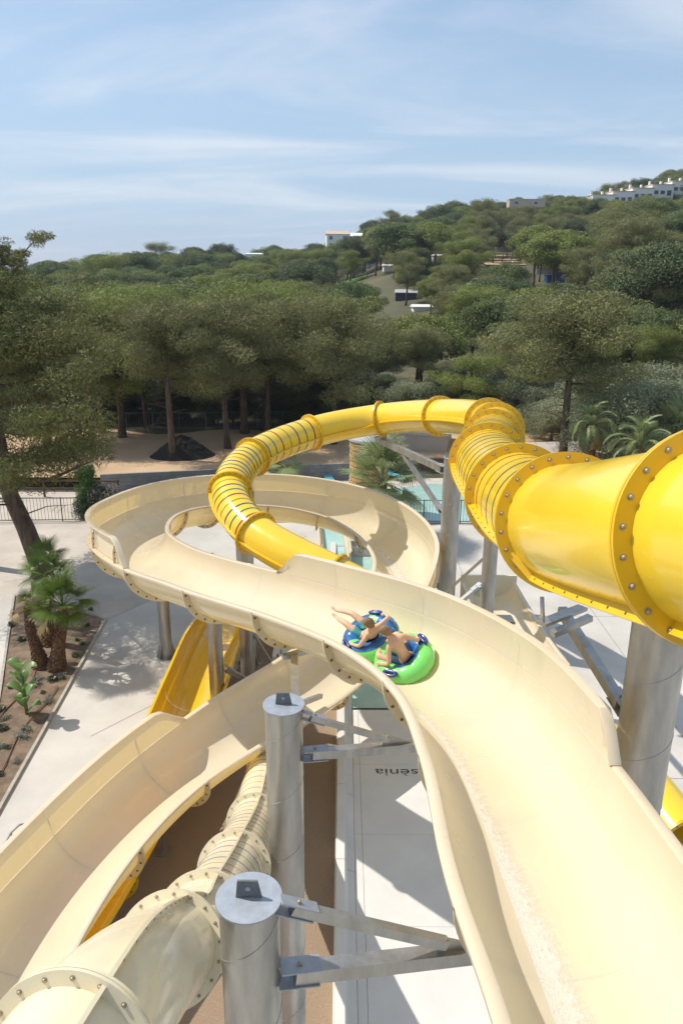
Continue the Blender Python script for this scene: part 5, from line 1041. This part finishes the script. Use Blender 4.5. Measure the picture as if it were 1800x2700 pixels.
for k, (px, y_, lab) in enumerate([(95, 61, 'slim pine trunk seen through the branches of the leaning pine'), (250, 66, 'slim dark trunk at the back of the clearing, left of the earth pile'), (590, 60, 'slim pine trunk just left of the striped bend'), (700, 65, 'pine with a dark trunk standing above the striped tube'), (880, 62, 'dark trunked pine just left of the stone pillar')]):
    q = at_y(px, 900, y_); tree('thin' if k % 2 else 'ale2', q[0], y_, lab, H_=12.2, rot=k * 1.3)
# big leaning pine at left
PROTO['big'] = make_tree(35, 15.2, 6.2, .40, 'loose', 'bigpine', 46, 430, .036, .22, 1.05, .46, dead=34, flat=.45, kink=([0, .16, .36, 1], [0, -.25, -1.15, -1.6]))
bt = at_z(122, 1555, 0); tree('big', bt[0], bt[1], 'big leaning pine with a thick dark trunk rising behind the fan palms', rot=0, z=0)
PROTO['tall'] = make_tree(33, 16.8, 4.4, .50, 'loose', 'bigpine', 22, 330, .045, .26, .9, .3, dead=14, flat=.5); PH['tall'] = 16.8
TALL = tree('tall', at_y(-190, 620, 37.0)[0], 37.0, 'tall pine at the left edge whose top branch stands against the sky', rot=1.4, z=0)
TO = np.array(TALL.location); rg = np.random.default_rng(55)
for (a_, b_, m_) in (((-70, 700), (118, 612), 9), ((-70, 760), (62, 690), 6), ((-70, 640), (20, 640), 4)):
    p0 = at_y(a_[0], a_[1], 37.0); p1 = at_y(b_[0], b_[1], 36.2); P = [p0 + (p1 - p0) * u + np.array([0, 0, -.5 * math.sin(u * 3.1) + .1 * math.sin(u * 17)]) for u in np.linspace(0, 1, 9)]
    mb = MB(); mb.tube(P, np.linspace(.09, .012, 9), 6); V = np.concatenate(mb.v) - TO; Rz = np.array(Matrix.Rotation(-1.4, 3, 'Z')); me = bpy.data.meshes.new('limb'); me.from_pydata((V @ Rz.T).tolist(), [], mb.f); me.materials.append(M['bark_pale']); o = bpy.data.objects.new('limb', me); COL.objects.link(o); o.parent = TALL
    u = rg.uniform(.18, 1, m_ * 3); c = np.array([[np.interp(q * 8, range(9), [p_[k] for p_ in P]) for k in range(3)] for q in u]) + rg.normal(size=(m_ * 3, 3)) * [.12, .3, .10]
    V = (blob_leaves(c, np.ones((m_ * 3, 3)) * [.34, .34, .16] * rg.uniform(.6, 1.2, (m_ * 3, 1)), 150, .035, .16, 60) - TO) @ Rz.T; o = bpy.data.objects.new('needles', leaf_mesh('needles', V, M['pine_brown'])); COL.objects.link(o); o.parent = TALL

# hillside forest
def hill(px, py, y=None):
    for r_ in np.arange(92, 700, 1.5):
        p = at_y(px, py, r_)
        if p[2] <= terrain(p[0], p[1]): return np.array(p)
    return np.array(at_y(px, py, y or 300))
_f0 = [(1290, 1375, 650, 700), (890, 1000, 684, 745), (1040, 1100, 762, 786), (1410, 1500, 705, 745), (930, 975, 838, 856), (1090, 1135, 803, 818), (1192, 1212, 870, 886), (1570, 1800, 498, 530), (868, 900, 622, 640), (285, 325, 778, 792), (1340, 1430, 528, 540), (650, 700, 662, 680), (715, 745, 712, 722), (1140, 1185, 672, 684), (1010, 1035, 700, 710), (1235, 1265, 735, 746)]
feats = [(a_, b_, c_, d_, hill((a_ + b_) / 2, d_)[1], .6 if b_ - a_ > 200 else .62) for a_, b_, c_, d_ in _f0]; print(feats)
pts = []; cell = {}
rg = np.random.default_rng(99)
for _ in range(40000):
    r = math.sqrt(rg.uniform(84 ** 2, 640 ** 2)); a_ = rg.uniform(-27.5, 27.5); x_, y_ = r * math.sin(math.radians(a_)), r * math.cos(math.radians(a_)); Rg = np.interp(a_, ra, rr)
    if r > Rg + 55: continue
    sp_ = 5.8 if r < 200 else 6.8
    k_ = (int(x_ // 7), int(y_ // 7)); bad = False
    for i in (-1, 0, 1):
        for j_ in (-1, 0, 1):
            for (qx, qy) in cell.get((k_[0] + i, k_[1] + j_), ()):
                if (qx - x_) ** 2 + (qy - y_) ** 2 < sp_ ** 2: bad = True
    if bad: continue
    zz = float(terrain(x_, y_)); hgt = rg.uniform(5.8, 11.0) * (1.3 if rg.random() < .13 else 1) if r > 140 else rg.uniform(8.5, 11.0)
    if a_ < -2 and r < 140: hgt = rg.uniform(8.0, 10.5)
    px, pt = project((x_, y_, zz + hgt)); _, pb_ = project((x_, y_, zz)); hw = 4.2 / r * F_PX
    if any(y_ < f[4] and px + hw * f[5] > f[0] and px - hw * f[5] < f[1] and pt < f[3] - 6 and pt + (pb_ - pt) * .55 > f[2] for f in feats): continue
    cell.setdefault(k_, []).append((x_, y_)); pts.append((r, x_, y_, hgt))
pts.sort(); KN = ['stone1', 'ale3', 'dark1', 'ale2', 'ale1', 'ale3', 'stone2', 'ale2', 'dark2', 'thin']
LB = {'stone1': 'green umbrella pine', 'stone2': 'olive green umbrella pine', 'dark1': 'dark domed pine', 'dark2': 'dark bushy pine', 'ale1': 'loose crowned olive green pine', 'ale3': 'wide loose crowned pine', 'ale2': 'brownish loose crowned pine', 'thin': 'thin twiggy pine'}
far = []
for i, (r, x_, y_, hgt) in enumerate(pts):
    k = KN[int(rg.integers(0, 10))]
    a_ = math.degrees(math.atan2(x_, y_))
    if a_ < 2 and r > 130: k = ['dark1', 'dark2', 'stone2', 'ale3', 'stone1'][int(rg.integers(0, 5))]
    if i < 265:
        zone = 'left of the yellow tube' if a_ < -8 else ('behind the yellow tube' if a_ < 6 else 'on the slope to the right'); band = 'nearer' if r < 130 else 'farther'
        tree(k, x_, y_, '%s among the %s trees %s' % (LB[k], band, zone), '%ss, %s, %s' % (LB[k], band, zone), H_=hgt, sxy=rg.uniform(.85, 1.25))
    else: far.append((x_, y_, hgt, k))
# the far wood: one mass of trees set on points
def far_wood(name, items, kinds, label):
    V = []; ids = []; sc_ = []
    for x_, y_, hgt, k in items: V.append((x_, y_, float(terrain(x_, y_)) - .1)); ids.append(kinds.index(k)); sc_.append(hgt / PH[k] * 1.1)
    me = bpy.data.meshes.new(name); me.from_pydata(V, [], []); a1 = me.attributes.new('kind_id', 'INT', 'POINT'); a1.data.foreach_set('value', ids); a2 = me.attributes.new('size', 'FLOAT', 'POINT'); a2.data.foreach_set('value', sc_)
    o = bpy.data.objects.new(name, me); COL.objects.link(o); ng = bpy.data.node_groups.new('forest', 'GeometryNodeTree'); ng.interface.new_socket('Geometry', in_out='INPUT', socket_type='NodeSocketGeometry'); ng.interface.new_socket('Geometry', in_out='OUTPUT', socket_type='NodeSocketGeometry')
    gi = ng.nodes.new('NodeGroupInput'); go = ng.nodes.new('NodeGroupOutput'); jn = ng.nodes.new('GeometryNodeJoinGeometry'); L = ng.links.new
    at = ng.nodes.new('GeometryNodeInputNamedAttribute'); at.data_type = 'INT'; at.inputs[0].default_value = 'kind_id'; at2 = ng.nodes.new('GeometryNodeInputNamedAttribute'); at2.data_type = 'FLOAT'; at2.inputs[0].default_value = 'size'
    rv = ng.nodes.new('FunctionNodeRandomValue'); rv.data_type = 'FLOAT_VECTOR'; rv.inputs[0].default_value = (0, 0, 0); rv.inputs[1].default_value = (0, 0, 6.283)
    for i, k in enumerate(kinds):
        cmp_ = ng.nodes.new('FunctionNodeCompare'); cmp_.data_type = 'INT'; cmp_.operation = 'EQUAL'; L(at.outputs[0], cmp_.inputs[2]); cmp_.inputs[3].default_value = i
        for me_ in PROTO[k]:
            src = next(ob for ob in bpy.data.objects if ob.type == 'MESH' and ob.data == me_)
            oi = ng.nodes.new('GeometryNodeObjectInfo'); oi.inputs['Object'].default_value = src; oi.inputs['As Instance'].default_value = True; oi.transform_space = 'ORIGINAL'
            ip = ng.nodes.new('GeometryNodeInstanceOnPoints'); L(gi.outputs[0], ip.inputs['Points']); L(cmp_.outputs[0], ip.inputs['Selection']); L(oi.outputs['Geometry'], ip.inputs['Instance']); L(rv.outputs[0], ip.inputs['Rotation']); L(at2.outputs[0], ip.inputs['Scale']); L(ip.outputs[0], jn.inputs[0])
    L(jn.outputs[0], go.inputs[0]); md = o.modifiers.new('forest', 'NODES'); md.node_group = ng; tag(o, label, 'forest', kind='stuff'); return o
far_wood('distant_wood', far, ['stone1', 'stone2', 'dark1', 'dark2', 'ale1', 'ale3', 'ale2', 'thin'], 'distant pine wood covering the ridge below the sky')
print('trees', len(pts), 'far', len(far))

# ------------------------------------------------------------------ houses and clearings on the hill
def site(px, py, sink=.6): p = hill(px, py); return (p[0], p[1], p[2] - sink)
TL = ['lowest white terraced house at the left end of the hilltop row', 'second white terraced house from the left on the hilltop', 'third white terraced house, in the middle of the hilltop row', 'fourth white terraced house from the left on the hilltop', 'highest white terraced house at the right edge of the hilltop row']
b0 = hill(1592, 540); sc_ = b0[1] / 2020 * 1.0
for k in range(5):
    px = 1592 + k * 52; top = at_y(px, 514 - k * 9, b0[1] + k * 2); w = 52 * sc_ * 1.04; zb = float(terrain(top[0], b0[1] + k * 2)) - 2; hh = max(4, top[2] - zb); e = house('terraced_house', (top[0], b0[1] + k * 2 + 4, zb), (w, 8, hh), 0, TL[k], M['housewhite'], M['tile'], wins=((-w * .3, hh - 2.6, 1.6, 1.2), (0, hh - 2.6, 1.6, 1.2), (w * .3, hh - 2.8, 1.6, 1.8)), group='white terraced houses on the hilltop', over=.4)
    for s_ in (-.46, .05): mb = MB(); mb.box((top[0] + s_ * w, top[1] + 4, top[2] + .8), (.6, 1.0, 1.4)); mb.build('chimney', M['housewhite'], e)
p = site(1385, 543); house('villa', p, (13, 5, 2.6), 0, 'pale flat roofed villa on the skyline beside a lone pine', M['housebeige'], M['pooldeck'], wins=((-4, 1.5, 1.5, .9), (3, 1.5, 1.5, .9)))
p = site(888, 655); house('white_house', p, (8, 6, 5.5), .1, 'white two storey house at the left end of the ridge', M['housewhite'], M['tile'], roof='gable', wins=((-2.5, 1.7, 1.1, 1.2), (0, 1.7, 1.1, 1.2), (2.5, 1.7, 1.1, 1.2), (-2.5, 4.2, 1.1, 1.2), (2.5, 4.2, 1.1, 1.2)))
p = site(932, 658); house('white_house', p, (6, 6, 5.2), -.1, 'grey white house with small windows right of the ridge house', M['housegrey'], M['housewhite'], roof='gable', wins=((1.5, 4, 1.2, .8), (-1, 2, 1.0, 1.0)))
p = np.array(site(942, 716)); hsc = p[1] / 2020; e = house('long_white_wall', tuple(p), (112 * hsc, 1.6, 26 * hsc), 0, 'long white wall with dark lettering among the trees', M['housewhite'], M['housewhite'], cat='wall')
text_mesh('SUI', 'lettering', M['ink'], e, (p[0] - 47 * hsc, p[1] - .86, p[2] + 14 * hsc), 17 * hsc, (1, 0, 0), (0, 0, 1))
p = hill(915, 752); w = 55 * p[1] / 2020; q_ = [(p[0] - w, p[1] - 1), (p[0] + w * .9, p[1] - 1), (p[0] + w * .9, p[1] + 12), (p[0] - w, p[1] + 12)]
o = MB().add([(x_, y_, float(terrain(x_, y_)) + .35) for x_, y_ in q_], [(0, 1, 2, 3)]).build('lawn', M['lawn']); tag(o, kind='structure')
p = site(1070, 788, .3); hsc = p[1] / 2020; house('navy_cabin', p, (52 * hsc, 3.5, 20 * hsc), -.12, 'navy cabin with a pale corrugated roof among the trees', M['navy'], M['roofgrey'], roof='shed', rh=.5)
for px, py, w, lb_ in ((952, 858, 46, 'pale mobile home roof left of the feathery pine'), (1110, 820, 46, 'white mobile home roof below the navy cabin'), (1200, 888, 22, 'small white roof beside the umbrella pine'), (305, 794, 40, 'white mobile home roof glimpsed between the left pines'), (890, 772, 60, 'pale camp terrace wall below the green lawn'), (730, 726, 28, 'tiny white roof among the trees left of the ridge house'), (1162, 688, 44, 'pale roofed hut left of the bare terrace'), (1022, 714, 24, 'small white hut beside the long white wall'), (1250, 750, 28, 'small pale roof below the bare terrace'), (675, 684, 46, 'low pale house near the left skyline')):
    p = site(px, py, .2); hsc = p[1] / 2020; house('mobile_home', p, (w * hsc, 2.6, 14 * hsc), .1, lb_, M['housewhite'], M['housewhite'], cat='mobile home', roof='gable', rh=.4)
p = hill(1330, 700); hsc = p[1] / 2020; xs_ = np.linspace(p[0] - 50 * hsc, p[0] + 50 * hsc, 8); ys_ = np.linspace(p[1] - 2, p[1] + 26, 8); YY, XX = np.meshgrid(ys_, xs_, indexing='ij')
o = MB().grid(np.stack([XX, YY, terrain(XX, YY) + .25], -1)).build('bare_terrace', M['sand']); tag(o, kind='structure')
for k, yy in enumerate((p[1] + 3, p[1] + 13)):
    zz = float(terrain(p[0], yy)) + .3; x0 = p[0] - 46 * hsc; L_ = 92 * hsc; e = empty('wooden_fence', (x0, yy, zz), ['lower brown rail fence across the bare terrace on the hill', 'upper brown rail fence across the bare terrace on the hill'][k], 'fence')
    for x_ in np.arange(0, L_, 2.2): mb = MB(); mb.beam((x0 + x_, yy, zz - .6), (x0 + x_, yy, zz + 1.3), .18, .18, up=(1, 0, 0)); mb.build('post', M['wood'], e)
    for hh_ in (.5, 1.15): mb = MB(); mb.beam((x0, yy - .1, zz + hh_), (x0 + L_, yy - .1, zz + hh_), .08, .2); mb.build('rail', M['wood'], e)
p = hill(1470, 722); o = MB(); o.beam((p[0] - 5, p[1], float(terrain(p[0] - 5, p[1])) + .5), (p[0] + 5, p[1] + 1, float(terrain(p[0] + 5, p[1] + 1)) + .5), .3, .9); tag(o.build('low_wall', M['housegrey']), 'pale low wall crossing the slope right of the terrace', 'wall')
p = hill(1462, 745); o = MB(); o.box((p[0], p[1], p[2] + .7), (4, 2.2, 1.4)); o.box((p[0], p[1], p[2] + 1.5), (4.4, 2.6, .15)); tag(o.build('blue_tarpaulin', M['blue']), 'blue covered box glimpsed below the low wall', 'tarpaulin')

# ------------------------------------------------------------------ thin sea haze
hm = bpy.data.materials.new('haze'); hm.use_nodes = True; t = hm.node_tree; t.nodes.remove(t.nodes['Principled BSDF']); pv = N(t, 'ShaderNodeVolumePrincipled')
pv.inputs['Color'].default_value = (0.86, 0.92, 1.0, 1); pv.inputs['Density'].default_value = 0.00020; pv.inputs['Anisotropy'].default_value = 0.3; t.links.new(pv.outputs[0], t.nodes['Material Output'].inputs['Volume'])
mb = MB(); mb.box((0, 5700, 43), (19000, 12400, 122)); hb = mb.build('haze', hm); tag(hb, kind='stuff')
